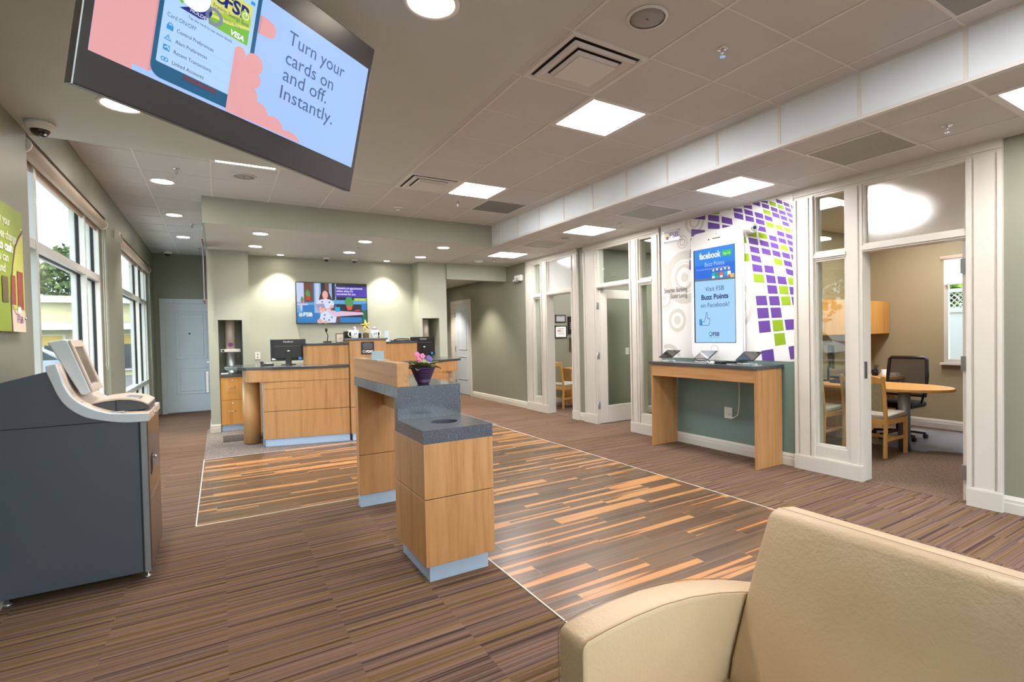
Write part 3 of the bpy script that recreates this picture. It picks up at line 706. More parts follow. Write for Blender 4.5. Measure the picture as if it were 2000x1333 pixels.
downlight(-.48, 9.0, H, 'middle round downlight in the left corridor ceiling', .09)
downlight(-.46, 10.82, H, 'farthest round downlight in the left corridor ceiling', .09)
for i, (x, s) in enumerate(((.52, 'left'), (1.9, 'middle'), (3.13, 'right'))):
    downlight(x, 8.08, HL, 'round downlight, %s one of the front row above the teller counter' % s, .09)
    downlight(x, 9.2, HL, 'round downlight, %s one of the second row above the teller counter' % s, .09)
downlight(.93, 9.93, HL, 'small wall-washing downlight to the left of the teller wall screen', .05, 40)
downlight(2.72, 9.93, HL, 'small wall-washing downlight to the right of the teller wall screen', .05, 40)
downlight(4.5, 10.5, 2.72, 'nearer round downlight in the hallway ceiling behind the header', .09, 70)
downlight(4.5, 12.4, 2.72, 'unseen farther round downlight added to the hallway ceiling', .09, 70)  # second hallway lamp, out of view, added to brighten the hall

def vent(x0, y0, z, label):
    """square plaque air diffuser in a 2x2 opening"""
    c = (x0+.305, y0+.305); t = thing('air_diffuser', (c[0], c[1], z), label, 'air diffuser', 'square air diffusers')
    def sq(m, a, za, b, zb):
        for (i, j) in ((0, 1), (1, 2), (2, 3), (3, 0)):
            k = [(-1, -1), (1, -1), (1, 1), (-1, 1)]
            m.poly([(c[0]+k[i][0]*a, c[1]+k[i][1]*a, za), (c[0]+k[j][0]*a, c[1]+k[j][1]*a, za), (c[0]+k[j][0]*b, c[1]+k[j][1]*b, zb), (c[0]+k[i][0]*b, c[1]+k[i][1]*b, zb)])
    m = mb('grid_white'); sq(m, .305, z-.001, .302, z-.012); sq(m, .302, z-.012, .275, z-.012); sq(m, .275, z-.012, .262, z-.003); m.build('frame', parent=t)
    m = mb('black_matte'); m.box(c[0]-.262, c[0]+.262, c[1]-.262, c[1]+.262, z-.002, z-.001); m.build('duct_opening', parent=t)
    m = mb('grid_white'); sq(m, .245, z-.010, .232, z-.028); sq(m, .232, z-.028, .180, z-.006); m.build('outer_cone', parent=t)
    m = mb('grid_white'); sq(m, .165, z-.012, .150, z-.034); m.box(c[0]-.15, c[0]+.15, c[1]-.15, c[1]+.15, z-.040, z-.034); m.build('centre_plaque', parent=t, bevel=.004)
vent(1.809, 2.516, H, 'large square air diffuser at the edge of the dropped beam, nearest one')
vent(1.809, 5.566, H, 'small far square air diffuser beyond the corner of the dropped beam')
def grille(x0, y0, z, label, mat='grey_grille'):
    t = thing('return_grille', (x0+.305, y0+.305, z), label, 'return air grille', 'flat square return air grilles')
    m = mb('grid_white')
    for s0, s1 in ((.0, .02), (.59, .61)): m.box(x0+s0, x0+s1, y0, y0+.61, z-.008, z-.001).box(x0+.02, x0+.59, y0+s0, y0+s1, z-.008, z-.001)
    m.build('frame', parent=t)
    m = mb(mat); m.box(x0+.02, x0+.59, y0+.02, y0+.59, z-.004, z-.001)
    m.build('perforated_panel', parent=t)
paint('grille_dark', (120, 122, 124), 0.5)
grille(3.029, 6.176, H, 'dark flat return air grille in the high ceiling near the teller soffit', 'grille_dark')
grille(3.029, .686, H, 'flat return air grille at the top edge of the photo above the fascia')
grille(4.13, 1.906, HL, 'flat grey return air grille in the low ceiling before the near office')
grille(4.13, 4.346, HL, 'flat grey return air grille in the low ceiling left of the mural')
grille(4.13, 6.786, HL, 'farthest flat grey return air grille in the low ceiling')
def speaker(x, y, z, label, r=.1):
    t = thing('ceiling_speaker', (x, y, z), label, 'ceiling speaker', 'round ceiling speakers')
    mb('grid_white').lathe([(r, -.001), (r+.018, -.001), (r+.016, -.008), (r, -.010)], (x, y, z), 36, cap=False).build('rim', parent=t)
    mb('grey_grille').lathe([(r, -.001), (r, -.006), (r*.6, -.010), (.001, -.011)], (x, y, z), 36).build('grille', parent=t)
    mb('sign_black').box(x-.008, x+.008, y-.003, y+.003, z-.013, z-.010).build('badge', parent=t)
speaker(2.1, 2.2, H, 'round grey ceiling speaker near the top edge beside the sprinkler')
speaker(.28, 6.55, H, 'round ceiling speaker beyond the dropped beam, left of the hanging screen')
speaker(4.42, 6.45, HL, 'small round ceiling speaker in the low ceiling', .07)
def sprinkler(x, y, z, label):
    t = thing('sprinkler_head', (x, y, z), label, 'sprinkler', 'fire sprinkler heads')
    mb('chrome').lathe([(.036, -.001), (.034, -.006), (.018, -.010), (.012, -.012)], (x, y, z), 20).build('escutcheon', parent=t)
    m = mb('chrome'); m.cyl((x, y, z-.03), .008, .02, 10); m.tube([(x-.014, y, z-.012), (x-.016, y, z-.03), (x, y, z-.048)], .0028, 6).tube([(x+.014, y, z-.012), (x+.016, y, z-.03), (x, y, z-.048)], .0028, 6)
    m.cyl((x, y, z-.052), .018, .003, 14); m.build('deflector', parent=t)
for x, y, z, l in ((2.74, 2.2, H, 'sprinkler head in the high ceiling right of the big round speaker'), (2.73, 6.5, H, 'sprinkler head between the far square light and the dark grille'),
                   (-.32, 6.6, H, 'sprinkler head left of the far round speaker, before the corridor downlights'), (-.29, 9.59, H, 'sprinkler head between two corridor downlights'), (-.27, 12.0, H, 'farthest sprinkler head at the end of the left corridor'),
                   (4.48, 1.64, HL, 'sprinkler head in the low ceiling before the near office'), (4.53, 5.3, HL, 'sprinkler head beside the square light before the middle office'), (4.43, 8.87, HL, 'sprinkler head in the low ceiling near the hallway header'), (1.93, 8.67, HL, 'sprinkler head in the soffit above the teller counter')):
    sprinkler(x, y, z, l)
def detector(x, y, z, label):
    t = thing('smoke_detector', (x, y, z), label, 'smoke detector', 'ceiling smoke detectors')
    mb('white_plastic').lathe([(.055, -.001), (.055, -.012), (.048, -.02)], (x, y, z), 24).build('base', parent=t)
    mb('white_plastic').lathe([(.036, -.02), (.034, -.04), (.024, -.048), (.002, -.05)], (x, y, z), 24).build('sensor', parent=t)
    m = mb('black_matte')
    for a in range(0, 360, 60): m.box(x+.035*cos(radians(a))-.004, x+.035*cos(radians(a))+.004, y+.035*sin(radians(a))-.004, y+.035*sin(radians(a))+.004, z-.036, z-.026)
    m.build('vents', parent=t)
detector(2.12, 7.12, H, 'white smoke detector on the high ceiling just before the teller soffit')
t = thing('wifi_access_point', (4.27, 9.2, HL), 'flat round white unit on the low ceiling by the hallway header', 'access point')
mb('white_plastic').lathe([(.09, -.001), (.088, -.02), (.07, -.032), (.002, -.034)], (4.27, 9.2, HL), 28).build('housing', parent=t); mb('led_green').cyl((4.27, 9.2, HL-.0355), .004, .002, 8).build('status_light', parent=t)
def dome(x, y, z, label, s=1.0):
    t = thing('dome_camera', (x, y, z), label, 'security camera', 'dome security cameras')
    mb('white_plastic').lathe([(.075*s, -.001), (.078*s, -.012*s), (.070*s, -.034*s), (.052*s, -.05*s)], (x, y, z), 32).build('housing', parent=t)
    n = 8; mb('smoked_dome').lathe([(.05*s*cos(pi/2*i/n)+.0005, -(.048+.046*sin(pi/2*i/n))*s) for i in range(n+1)], (x, y, z), 28).build('dome', parent=t)
    mb('chrome').cyl((x+.03*s, y-.03*s, z-.085*s), .008*s, .01, 10).build('lens', parent=t)
dome(-.95, 4.67, HL, 'dome camera on the beam above the first window')
dome(-.80, 12.7, H, 'dome camera in the far corner of the left corridor ceiling')
dome(1.66, 9.95, HL, 'left one of the two dome cameras above the teller wall screen', .8)
dome(2.14, 9.95, HL, 'right one of the two dome cameras above the teller wall screen', .8)
# roller shades in the left windows
def shade(y0, y1, label, group):
    t = thing('roller_shade', (-1.10, (y0+y1)/2, 2.84), label, 'roller shade', group)
    mb('shade_fabric').cyl((-1.10, y0+.02, 2.825), .05, y1-y0-.04, 28, 'y').build('fabric_roll', parent=t)
    for q in (y0, y1-.02): mb('white_plastic').cyl((-1.10, q, 2.825), .056, .02, 28, 'y').build('end_cap', parent=t)
    mb('shade_fabric').box(-1.155, -1.148, y0+.02, y1-.02, 2.74, 2.83).build('hem', parent=t)
    mb('metal_brushed').cyl((-1.10, y0-.006, 2.825), .018, .008, 14, 'y').build('pin', parent=t)
    c = mb('white_plastic'); c.tube([(-1.10, y1-.012, 2.8), (-1.105, y1-.010, 1.2), (-1.095, y1-.014, 1.15), (-1.085, y1-.012, 1.2), (-1.085, y1-.012, 2.8)], .0015, 6); c.build('pull_chain', parent=t)
shade(4.91, 7.84, 'rolled-up tan roller shade above the first, nearest window', 'window roller shades')
shade(8.96, 12.39, 'rolled-up tan roller shade above the second, far window', 'window roller shades')
t = thing('window_screen_shade', (8.64, 2.6, 2.2), 'translucent shade drawn down to the upper part of the near office window', 'roller shade')
mb('shade_fabric').cyl((8.62, 2.0, 2.42), .03, 1.24, 16, 'y').build('roll', parent=t)
mb('cloud_white').box(8.612, 8.616, 2.02, 3.2, 2.06, 2.42).build('fabric', parent=t); mb('frame_alu').box(8.605, 8.622, 2.02, 3.2, 2.04, 2.065).build('hem_bar', parent=t)
# motion sensor, alarms, emergency light
t = thing('motion_sensor', (XL, 8.5, 2.83), 'white motion sensor on the wall between the two left windows', 'motion sensor')
m = mb('white_plastic'); m.prism([(XL, 8.44, 2.88), (XL+.05, 8.44, 2.86), (XL+.06, 8.44, 2.8), (XL, 8.44, 2.76)], (0, .12, 0)); m.build('housing', parent=t, bevel=.006)
mb('grey_grille').ball((XL+.055, 8.5, 2.82), .02, 12, 8).build('lens', parent=t)
t = thing('emergency_light', (W, 9.15, 2.6), 'white twin-head emergency light high on the olive wall', 'emergency light')
mb('white_plastic').box(W-.06, W, 9.02, 9.3, 2.54, 2.66).build('housing', parent=t, bevel=.015)
for y in (9.07, 9.25): mb('chrome').lathe([(.01, 0), (.04, -.04), (.04, -.05)], (W-.06, y, 2.55), 18, axis='x').build('lamp_head', parent=t)
t = thing('fire_alarm', (4.05, 13.6, 2.13), 'red fire alarm strobe on the hallway end wall', 'fire alarm')
mb('alarm_red').box(4.02, 4.12, 13.55, 13.6, 2.03, 2.22).build('housing', parent=t, bevel=.006); mb('white_plastic').box(4.05, 4.09, 13.54, 13.55, 2.14, 2.2).build('strobe', parent=t)
# ================= kiosk counter =================
K = thing('check_writing_counter', (1.2, 3.8, 0), 'maple and speckled stone counter with a round bin hole in mid floor', 'counter')
kx0, kx1, ky0, ky1, ky2, kyf = .986, 1.43, 2.93, 3.43, 3.53, 4.72
mb('maple').box(kx0, kx1, ky0, ky2, .503, .828).build('upper_panel', parent=K, bevel=.003)
mb('maple').box(kx0, kx1, ky0, ky2, .105, .499).build('lower_panel', parent=K, bevel=.003)
mb('black_matte').box(kx0+.01, kx1-.01, ky0+.01, ky2-.01, .495, .51).build('groove', parent=K)
mb('metal_plinth').box(kx0+.035, kx1-.03, ky0+.04, ky2-.03, 0, .105).build('plinth', parent=K)
# low slab with a round hole
m = mb('granite_top'); cx_, cy_, rr = 1.215, 3.19, .085; n = 40
outer = []
for i in range(n):
    a = 2*pi*i/n+pi/4; dx, dy = cos(a), sin(a); hx, hy = (kx1-kx0)/2, (ky1-ky0)/2; mx, my = (kx0+kx1)/2, (ky0+ky1)/2
    # ray from hole centre to rectangle
    ts = []
    if dx > 1e-9: ts.append((kx1-cx_)/dx)
    if dx < -1e-9: ts.append((kx0-cx_)/dx)
    if dy > 1e-9: ts.append((ky1-cy_)/dy)
    if dy < -1e-9: ts.append((ky0-cy_)/dy)
    t_ = min(ts); outer.append((cx_+dx*t_, cy_+dy*t_))
cor = [(kx0, ky0), (kx1, ky0), (kx1, ky1), (kx0, ky1)]
for c0 in cor:
    k = min(range(n), key=lambda i: (outer[i][0]-c0[0])**2+(outer[i][1]-c0[1])**2); outer[k] = c0
inner = [(cx_+rr*cos(2*pi*i/n+pi/4), cy_+rr*sin(2*pi*i/n+pi/4)) for i in range(n)]
for z, up in ((.908, 1), (.828, 0)):
    for i in range(n):
        j = (i+1) % n; q = [(*inner[i], z), (*outer[i], z), (*outer[j], z), (*inner[j], z)]
        m.poly(q if up else q[::-1])
m.m('granite')
for i in range(n):
    j = (i+1) % n; m.poly([(*outer[i], .828), (*outer[j], .828), (*outer[j], .908), (*outer[i], .908)])
    m.poly([(*inner[j], .60), (*inner[i], .60), (*inner[i], .908), (*inner[j], .908)])
m.build('bin_slab', parent=K)
m = mb('black_matte'); m.cyl((cx_, cy_, .6), rr, .01, 30); m.build('bin_bottom', parent=K)
mb('granite').box(kx0, kx1, ky1, ky1+.075, .828, 1.124).build('stone_riser', parent=K)
mb('granite').box(kx0, kx1, ky1+.075, kyf, 1.05, 1.124).build('top_slab', parent=K)
mb('maple_y').box(kx0, kx0+.082, ky1, kyf-.01, 1.124, 1.285).build('divider_box', parent=K, bevel=.003)
mb('maple').box(kx0+.004, kx1-.01, 4.62, 4.72, .45, 1.05).build('leg_upper_panel', parent=K, bevel=.003)
mb('maple').box(kx0+.004, kx1-.01, 4.62, 4.72, .105, .446).build('leg_lower_panel', parent=K, bevel=.003)
mb('metal_plinth').box(kx0+.01, kx1-.02, 4.63, 4.71, 0, .105).build('leg_plinth', parent=K)
mb('maple_y').box(1.2, 1.225, 3.53, 4.62, .87, 1.05).build('apron', parent=K)

# african violet in a purple pot on the stone top
V = thing('potted_african_violet', (1.19, 3.53, 1.124), 'purple ribbed pot of african violets with pink and violet flowers on the stone counter', 'potted plant')
px, py, pz = 1.205, 3.55, 1.124
prof = [(.036, 0), (.040, .004), (.052, .03)]
for k in range(6): h = .03+k*.012; r = .052+k*.0048; prof += [(r, h), (r+.0035, h+.004), (r+.001, h+.009)]
prof += [(.080, .104), (.084, .106), (.086, .122), (.080, .124), (.076, .112)]
mb('pot_purple').lathe(prof, (px, py, pz), 32).build('pot', parent=V)
mb('soil').cyl((px, py, pz+.105), .075, .006, 24).build('soil', parent=V)
def leaf(m, base, ang, ln, wd, lift, droop):
    n = 6; d = Vector((cos(ang), sin(ang), 0)); s = Vector((-sin(ang), cos(ang), 0)); b = Vector(base); L = []; R_ = []; C_ = []
    for i in range(n+1):
        t = i/n; w = wd*sin(pi*min(1, t*1.02+.02))**.75; p = b+d*(ln*t)+Vector((0, 0, lift*t-droop*t*t))
        L.append(p+s*w+Vector((0, 0, .006))); R_.append(p-s*w+Vector((0, 0, .006))); C_.append(p)
    i0 = m.add(L+C_+R_); k = n+1
    for i in range(n): m.face((i0+i, i0+i+1, i0+k+i+1, i0+k+i), True); m.face((i0+k+i, i0+k+i+1, i0+2*k+i+1, i0+2*k+i), True)
m = MB()
for i in range(30):
    a = i*2.4; m.m('leaf_green' if i % 3 else 'leaf_pale'); leaf(m, (px+.02*cos(a), py+.02*sin(a), pz+.118), a, .080+.045*random.random(), .034+.012*random.random(), .02+.055*random.random(), .02+.035*random.random())
m.build('leaves', parent=V)
for nm, mat_, spots in (('pink_flower', 'petal_pink', ((-.035, -.03, .075), (-.015, -.04, .088), (-.045, -.015, .098), (-.02, -.005, .065))), ('violet_flower', 'petal_violet', ((.03, -.03, .072), (.048, -.01, .062)))):
    for dx, dy, dz in spots:
        q = (px+dx, py+dy, pz+.11+dz); m = mb(mat_)
        for k in range(5): a = 2*pi*k/5; m.ball((q[0]+.011*cos(a), q[1]+.004*sin(a), q[2]+.011*sin(a)), .010, 8, 6, 1, .45, 1)
        m.m('f_yellow').ball((q[0], q[1]-.005, q[2]), .004, 6, 4); m.m('leaf_green').tube([(px, py, pz+.11), (q[0], q[1]+.004, q[2])], .0018, 5)
        m.build(nm, parent=V)
t = thing('sign_holder', (1.03, 4.1, 1.285), 'small pale blue card holder on a flat base on the wooden divider', 'sign holder')
mb('acrylic_blue').box(.985, 1.075, 3.92, 4.28, 1.285, 1.291).build('base', parent=t, bevel=.002)
m = mb('acrylic_blue'); m.beam((.99, 4.10, 1.322), (1.07, 4.06, 1.322), .012, .062); m.build('card_pocket', parent=t)

# ================= coin machine =================
A = thing('coin_counting_machine', (-.7, 4.33, 0), 'dark grey self-service coin machine with silver curved top and touchscreen, against the left wall', 'coin machine')
ya, yb = 4.0, 4.68
side = [(-1.06, .05), (-.385, .05), (-.385, .975), (-.49, .978), (-.59, 1.0), (-.67, 1.03), (-.74, 1.09), (-.78, 1.16), (-.80, 1.22), (-.822, 1.30), (-1.06, 1.235)]
mb('machine_grey').prism([(x, ya, z) for x, z in side], (0, yb-ya, 0)).build('cabinet', parent=A, bevel=.004)
s_ = mb('rubber_seam'); s_.box(-1.06, -.42, ya-.002, ya, .985, .990).box(-.425, -.418, ya-.002, ya, .05, .975); s_.build('panel_seam', parent=A)
mb('column_grey').box(-.414, -.386, ya-.004, ya, .05, .97).build('corner_strip', parent=A)
out = [(-.385, .972), (-.49, .976), (-.59, .998), (-.67, 1.028), (-.74, 1.088), (-.78, 1.158), (-.80, 1.218), (-.826, 1.30)]
inn = [(-.828, 1.332), (-.785, 1.342), (-.77, 1.29), (-.752, 1.215), (-.718, 1.143), (-.662, 1.088), (-.592, 1.05), (-.528, 1.033), (-.372, 1.02), (-.372, .972)]
def smooth_pts(P, k=5):
    R_ = []
    for i in range(len(P)-1):
        p0, p1, p2, p3 = P[max(i-1, 0)], P[i], P[i+1], P[min(i+2, len(P)-1)]
        for j in range(k):
            t_ = j/k; R_.append(tuple(.5*((2*p1[a])+(-p0[a]+p2[a])*t_+(2*p0[a]-5*p1[a]+4*p2[a]-p3[a])*t_*t_+(-p0[a]+3*p1[a]-3*p2[a]+p3[a])*t_**3) for a in (0, 1)))
    return R_+[P[-1]]
out = smooth_pts(out); inn = [inn[0]]+smooth_pts(inn[1:-1])+[inn[-1]]
for nm, y0, y1 in (('side_fairing', ya-.012, ya+.02), ('side_fairing', yb-.02, yb+.012)):
    mb('machine_silver').prism([(x, y0, z) for x, z in out+inn], (0, y1-y0, 0), smooth=True).build(nm, parent=A, bevel=.004)
mb('machine_beige').prism([(x, ya+.02, z) for x, z in out+inn], (0, yb-ya-.04, 0)).build('top_fairing', parent=A, bevel=.003)
mb('machine_panel').box(-.386, -.380, ya+.01, yb-.01, .06, .965).build('front_door', parent=A)
m = mb('black_matte'); m.prism([(-.380, 4.10, .62), (-.380, 4.19, .64), (-.380, 4.19, .75), (-.380, 4.10, .73)], (.003, 0, 0)); m.build('receipt_slot', parent=A)
mb('chrome').cyl((-.38, 4.31, .70), .010, .012, 12, 'x').build('lock', parent=A)
for x, y in ((-.41, 4.05), (-.41, 4.63), (-1.03, 4.05), (-1.03, 4.63)): mb('metal_brushed').lathe([(.018, 0), (.018, .012), (.007, .014), (.007, .055)], (x, y, 0), 14).build('levelling_foot', parent=A)
# monitor leaning back on the fairing
def quadbox(m, pts, y0, y1): m.prism([(x, y0, z) for x, z in pts], (0, y1-y0, 0)); return m
mon = quadbox(mb('machine_silver'), [(-.845, 1.468), (-.775, 1.482), (-.752, 1.475), (-.655, 1.165), (-.675, 1.145), (-.705, 1.150)], 4.12, 4.42).build('monitor', parent=A, bevel=.008)
mx = Vector((-.655+.752, 0, 1.165-1.475)).normalized(); P0 = Vector((-.752, 4.12, 1.475))
nrm = Vector((0, 1, 0)).cross(mx); nrm = nrm if nrm.x > 0 else -nrm
def mp(u, v, k=.001): return P0+mx*u+Vector((0, v, 0))+nrm*k
bz = mb('machine_beige'); Lm = .325
for u0, u1, v0, v1 in ((0, .045, 0, .30), (.285, Lm, 0, .30), (.045, .285, 0, .03), (.045, .285, .27, .30)): bz.prism([mp(u0, v0, 0), mp(u1, v0, 0), mp(u1, v1, 0), mp(u0, v1, 0)], nrm*.012)
bz.build('monitor_bezel', parent=mon, bevel=.003)
glassm = mb('machine_panel'); glassm.prism([mp(.045, .03, 0), mp(.275, .03, 0), mp(.275, .27, 0), mp(.045, .27, 0)], nrm*.004); glassm.build('touchscreen', parent=mon)
# coin tray with a rounded lid
top = [(-.715, 1.068), (-.66, 1.086), (-.60, 1.097), (-.53, 1.102), (-.47, 1.096), (-.42, 1.080), (-.385, 1.058)]
m = mb('tray_dark'); m.prism([(x, 4.13, z) for x, z in top+[(-.378, 1.036), (-.45, 1.030), (-.53, 1.031), (-.60, 1.040), (-.66, 1.052)]], (0, .40, 0)); m.build('coin_tray', parent=A, bevel=.006)
m = mb('machine_beige'); m.prism([(x, 4.128, z) for x, z in top+[(x, z+.012) for x, z in reversed(top)]], (0, .404, 0)); m.build('tray_lid', parent=A, bevel=.003)
mb('rubber_seam').box(-.545, -.541, 4.127, 4.131, 1.035, 1.10).build('tray_seam', parent=A)
mb('metal_brushed').beam((-.50, 4.26, 1.114), (-.43, 4.26, 1.100), .16, .004).build('lid_plate', parent=A)
m = mb('machine_beige'); m.tube([(-.785, 4.06, 1.325), (-.765, 4.06, 1.265), (-.748, 4.06, 1.20), (-.73, 4.06, 1.16)], .008, 8); m.build('cable_channel', parent=A)
m = mb('metal_brushed').cyl((-.690, 4.05, 1.108), .007, .006, 10).box(-.555, -.49, 4.03, 4.06, 1.034, 1.042); m.build('coin_return_latch', parent=A)
mb('chrome').ball((-.37, 4.3, .995), .010, 10, 6).build('front_button', parent=A)

# advert board on the left wall
t = thing('wall_poster', (XL+.03, 4.2, 1.9), 'green advertising board with white words mounted on the left wall at the photo edge', 'poster')
m = mb('poster_green'); m.box(XL+.025, XL+.031, 3.55, 4.60, 1.535, 2.29); b_ = Plane2D(m, (XL+.031, 4.60, 1.535), (0, -1, 0), (0, 0, 1))
# u runs from the far edge towards the viewer, so lettering is laid out on the mirrored board below
b_ = Plane2D(m, (XL+.031, 3.55, 1.535), (0, 1, 0), (0, 0, 1)); Wb = 1.05
cv = [(1.04, .63), (.97, .585), (.90, .52), (.845, .41), (.80, .27), (.79, .175), (.80, .0)]
b_.poly('poster_yellow', cv+[(Wb, 0), (Wb, .64)], 1).line('ink_violet', cv, .010, 3)
b_.poly('poster_cream', [(.795, .13), (.80, 0), (Wb, 0), (Wb, .13)], 2)
b_.rect('brick_red', .80, .165, .875, .34, 4).rect('brick_red', .91, .14, 1.02, .375, 4).rect('brick_dark', .64, .17, .74, .32, 4)
b_.text('ink_violet', 'FSB', .885, .055, .06, 5, width=.11).disc('paper_white', .93, .135, .035, 5, .022).line('ink_violet', [(.80, .16), (.86, .11), (.93, .10)], .006, 5)
for w_, u_, v_, wd_, bd in (('Turn your', .815, .631, .29, 0), ('loose change', .915, .545, .36, 0), ('into cash', .84, .477, .29, .003), ('so you can', .76, .412, .32, 0), ('save and', .70, .345, .28, 0)): b_.text('ink_white', w_, u_, v_, .075, 4, width=wd_, align='RIGHT', bold=bd)
m.build('board', parent=t)
for y, z in ((4.585, 2.18), (4.585, 1.62), (3.6, 2.18), (3.6, 1.62)): mb('chrome').cyl((XL, y, z), .009, .04, 12, 'x').build('standoff', parent=t)

# ================= hanging advertising screen =================
o_ = Vector((-.3377, 2.0249, 2.2124)); d1 = Vector((.83634, .54532, -.05621)).normalized(); d2 = Vector((.16036, -.14531, .9763)); d2 = (d2-d1*d2.dot(d1)).normalized(); nn = d1.cross(d2)
T = thing('hanging_screen', tuple(o_+d1*.53+d2*.67), 'large tilted advertising screen hung from the beam showing a hand with a phone', 'screen')
def tp(u, v, k=0): return o_+d1*u+d2*v+nn*k
m = mb('tv_bezel'); m.prism([tp(0, 0, -.04), tp(1.06, 0, -.04), tp(1.06, .67, -.04), tp(0, .67, -.04)], nn*.04); m.build('casing', parent=T, bevel=.003)
m = mb('metal_brushed'); m.prism([tp(-.004, .0, -.042), tp(0, .0, -.042), tp(0, .28, -.042), tp(-.004, .28, -.042)], nn*.04); m.build('side_trim', parent=T)
m = MB(); s2 = Plane2D(m, tp(0, 0, 0), d1, d2); s2.layer = .0009
u0, u1, v0, v1 = .022, 1.041, .109, .570
s2.rect('s_sky', u0, v0, u1, v1, 1)
s2.poly('s_pink', [(u0, v0), (.133, v0), (.133, .127), (.182, .127), (.182, v1), (u0, v1)], 2)
s2.poly('s_pink2', [(.176, .13), (.186, .13), (.186, v1), (.176, v1)], 3)
def rr_(x0, y0, x1, y1, r, n=7):
    P = []
    for cx, cy, a in ((x1-r, y1-r, 0), (x0+r, y1-r, 90), (x0+r, y0+r, 180), (x1-r, y0+r, 270)):
        for i in range(n+1): P.append((cx+r*cos(radians(a+90*i/n)), cy+r*sin(radians(a+90*i/n))))
    return P
P = [(x, min(y, v1)) for x, y in rr_(.180, .120, .503, .66, .035)]
s2.poly('s_teal', P, 4)
s2.rect('s_pale', .193, .169, .487, v1-.001, 5)
s2.rect('s_bar', .278, .148, .392, .164, 6)
# card picture
s2.rect('s_yellow', .330, .365, .471, .505, 6).poly('s_green', [(.330, .365), (.471, .365), (.471, .42), (.40, .40), (.330, .39)], 7).poly('s_lime', [(.330, .40), (.40, .41), (.471, .43), (.471, .46), (.36, .42)], 7)
s2.poly('s_navy', [(.236, .363), (.30, .362), (.327, .372), (.338, .40), (.325, .43), (.305, .40), (.27, .385)], 8).ring('s_grey', .345, .395, .018, .030, 8, 24)
s2.disc('s_white', .275, .430, .052, 9).ring('s_green', .262, .430, .046, .056, 9, 24, radians(120), radians(250)).text('s_white', 'HOLDER', .268, .368, .016, 10)
s2.text('s_navy', 'FSB', .372, .447, .062, 9, bold=.0022).ring('s_navy', .357, .470, .014, .022, 9).text('s_navy', 'Franklin Savings Bank', .336, .427, .019, 9, width=.13)
s2.disc('s_lime', .448, .458, .018, 10).ring('s_white', .448, .458, .009, .012, 11, 20).rect('s_white', .4465, .458, .4495, .473, 12)
s2.text('s_white', 'VISA', .405, .371, .026, 9, bold=.001, shear=.2).text('s_grey', '1234  5678  9012', .345, .405, .013, 9)
s2.rect('s_blue', .462, .512, .478, .524, 6)
s2.text('s_dark', 'Tap the card to see more details', .266, .346, .0125, 6, width=.151)
s2.text('s_text', 'Card ON/OFF', .206, .318, .019, 6, width=.090)
for i, (w_, y_) in enumerate((('Control Preferences', .283), ('Alert Preferences', .248), ('Recent Transactions', .2135), ('Linked Accounts', .179))):
    s2.text('s_dark', w_, .240, y_, .0175, 6, width=(.12, .103, .123, .102)[i]); s2.line('s_sky', [(.196, y_-.011), (.485, y_-.011)], .0012, 6)
s2.rect('s_blue', .209, .279, .229, .294, 6).ring('s_blue', .219, .294, .005, .008, 6, 16, 0, pi)
s2.poly('s_blue', [(.206, .245), (.229, .245), (.2175, .264)], 6).poly('s_pale', [(.2105, .2475), (.2245, .2475), (.2175, .259)], 7).rect('s_blue', .2165, .249, .2185, .256, 8)
s2.rect('s_blue', .207, .212, .227, .230, 6).line('s_white', [(.211, .220), (.221, .226), (.223, .217)], .0025, 7)
s2.ring('s_blue', .212, .184, .004, .007, 6, 16).ring('s_blue', .221, .184, .004, .007, 6, 16)
# hand
s2.rect('s_pink', .455, v0, .50, .20, 13)
s2.poly('s_pink', [(.427, .20), (.455, v0), (.455, .347), (.441, .347), (.429, .338), (.427, .33)], 13)
s2.poly('s_sky', [(.427, v0), (.4275, v0), (.4275, .11), (.427, .11)], 13)
s2.poly('s_pink', [(.427, v0), (.50, v0), (.50, .30), (.427, .33)], 13)
for cx, cy, r in ((.447, .326, .021), (.503, .315, .036), (.505, .262, .034), (.50, .200, .037)): s2.disc('s_pink', cx, cy, r, 14)
for cx, r in ((.545, .045), (.615, .040), (.690, .042)):
    s2.poly('s_pink', [(cx+r*1.25*cos(pi*i/14), v0+.002+max(0, (.098-(cx-.5)*.38))*sin(pi*i/14)) for i in range(15)], 14)
s2.poly('s_pink', [(.505, .432), (.555, .437), (.572, .452), (.574, .474), (.560, .494), (.53, .499), (.507, .498)], 5)
s2.poly('s_pink2', [(.503, .432), (.511, .432), (.511, .498), (.503, .498)], 6)
for w_, y_, wd_ in (('Turn your', .463, .282), ('cards on', .386, .236), ('and off.', .320, .214), ('Instantly.', .249, .262)):
    s2.text('s_text', w_, .630, y_, .075, 4, width=wd_)
scr = m.build('display', parent=T)
m = mb('sign_black')
m.tube([tp(.53, .45, -.04), tp(.53, .45, -.10)], .03, 12); q = tp(.53, .45, -.10); m.tube([tuple(q), (q.x, q.y, HL-.005)], .022, 14); m.lathe([(.08, -.012), (.08, -.001)], (q.x, q.y, HL), 24); m.build('ceiling_mount', parent=T)

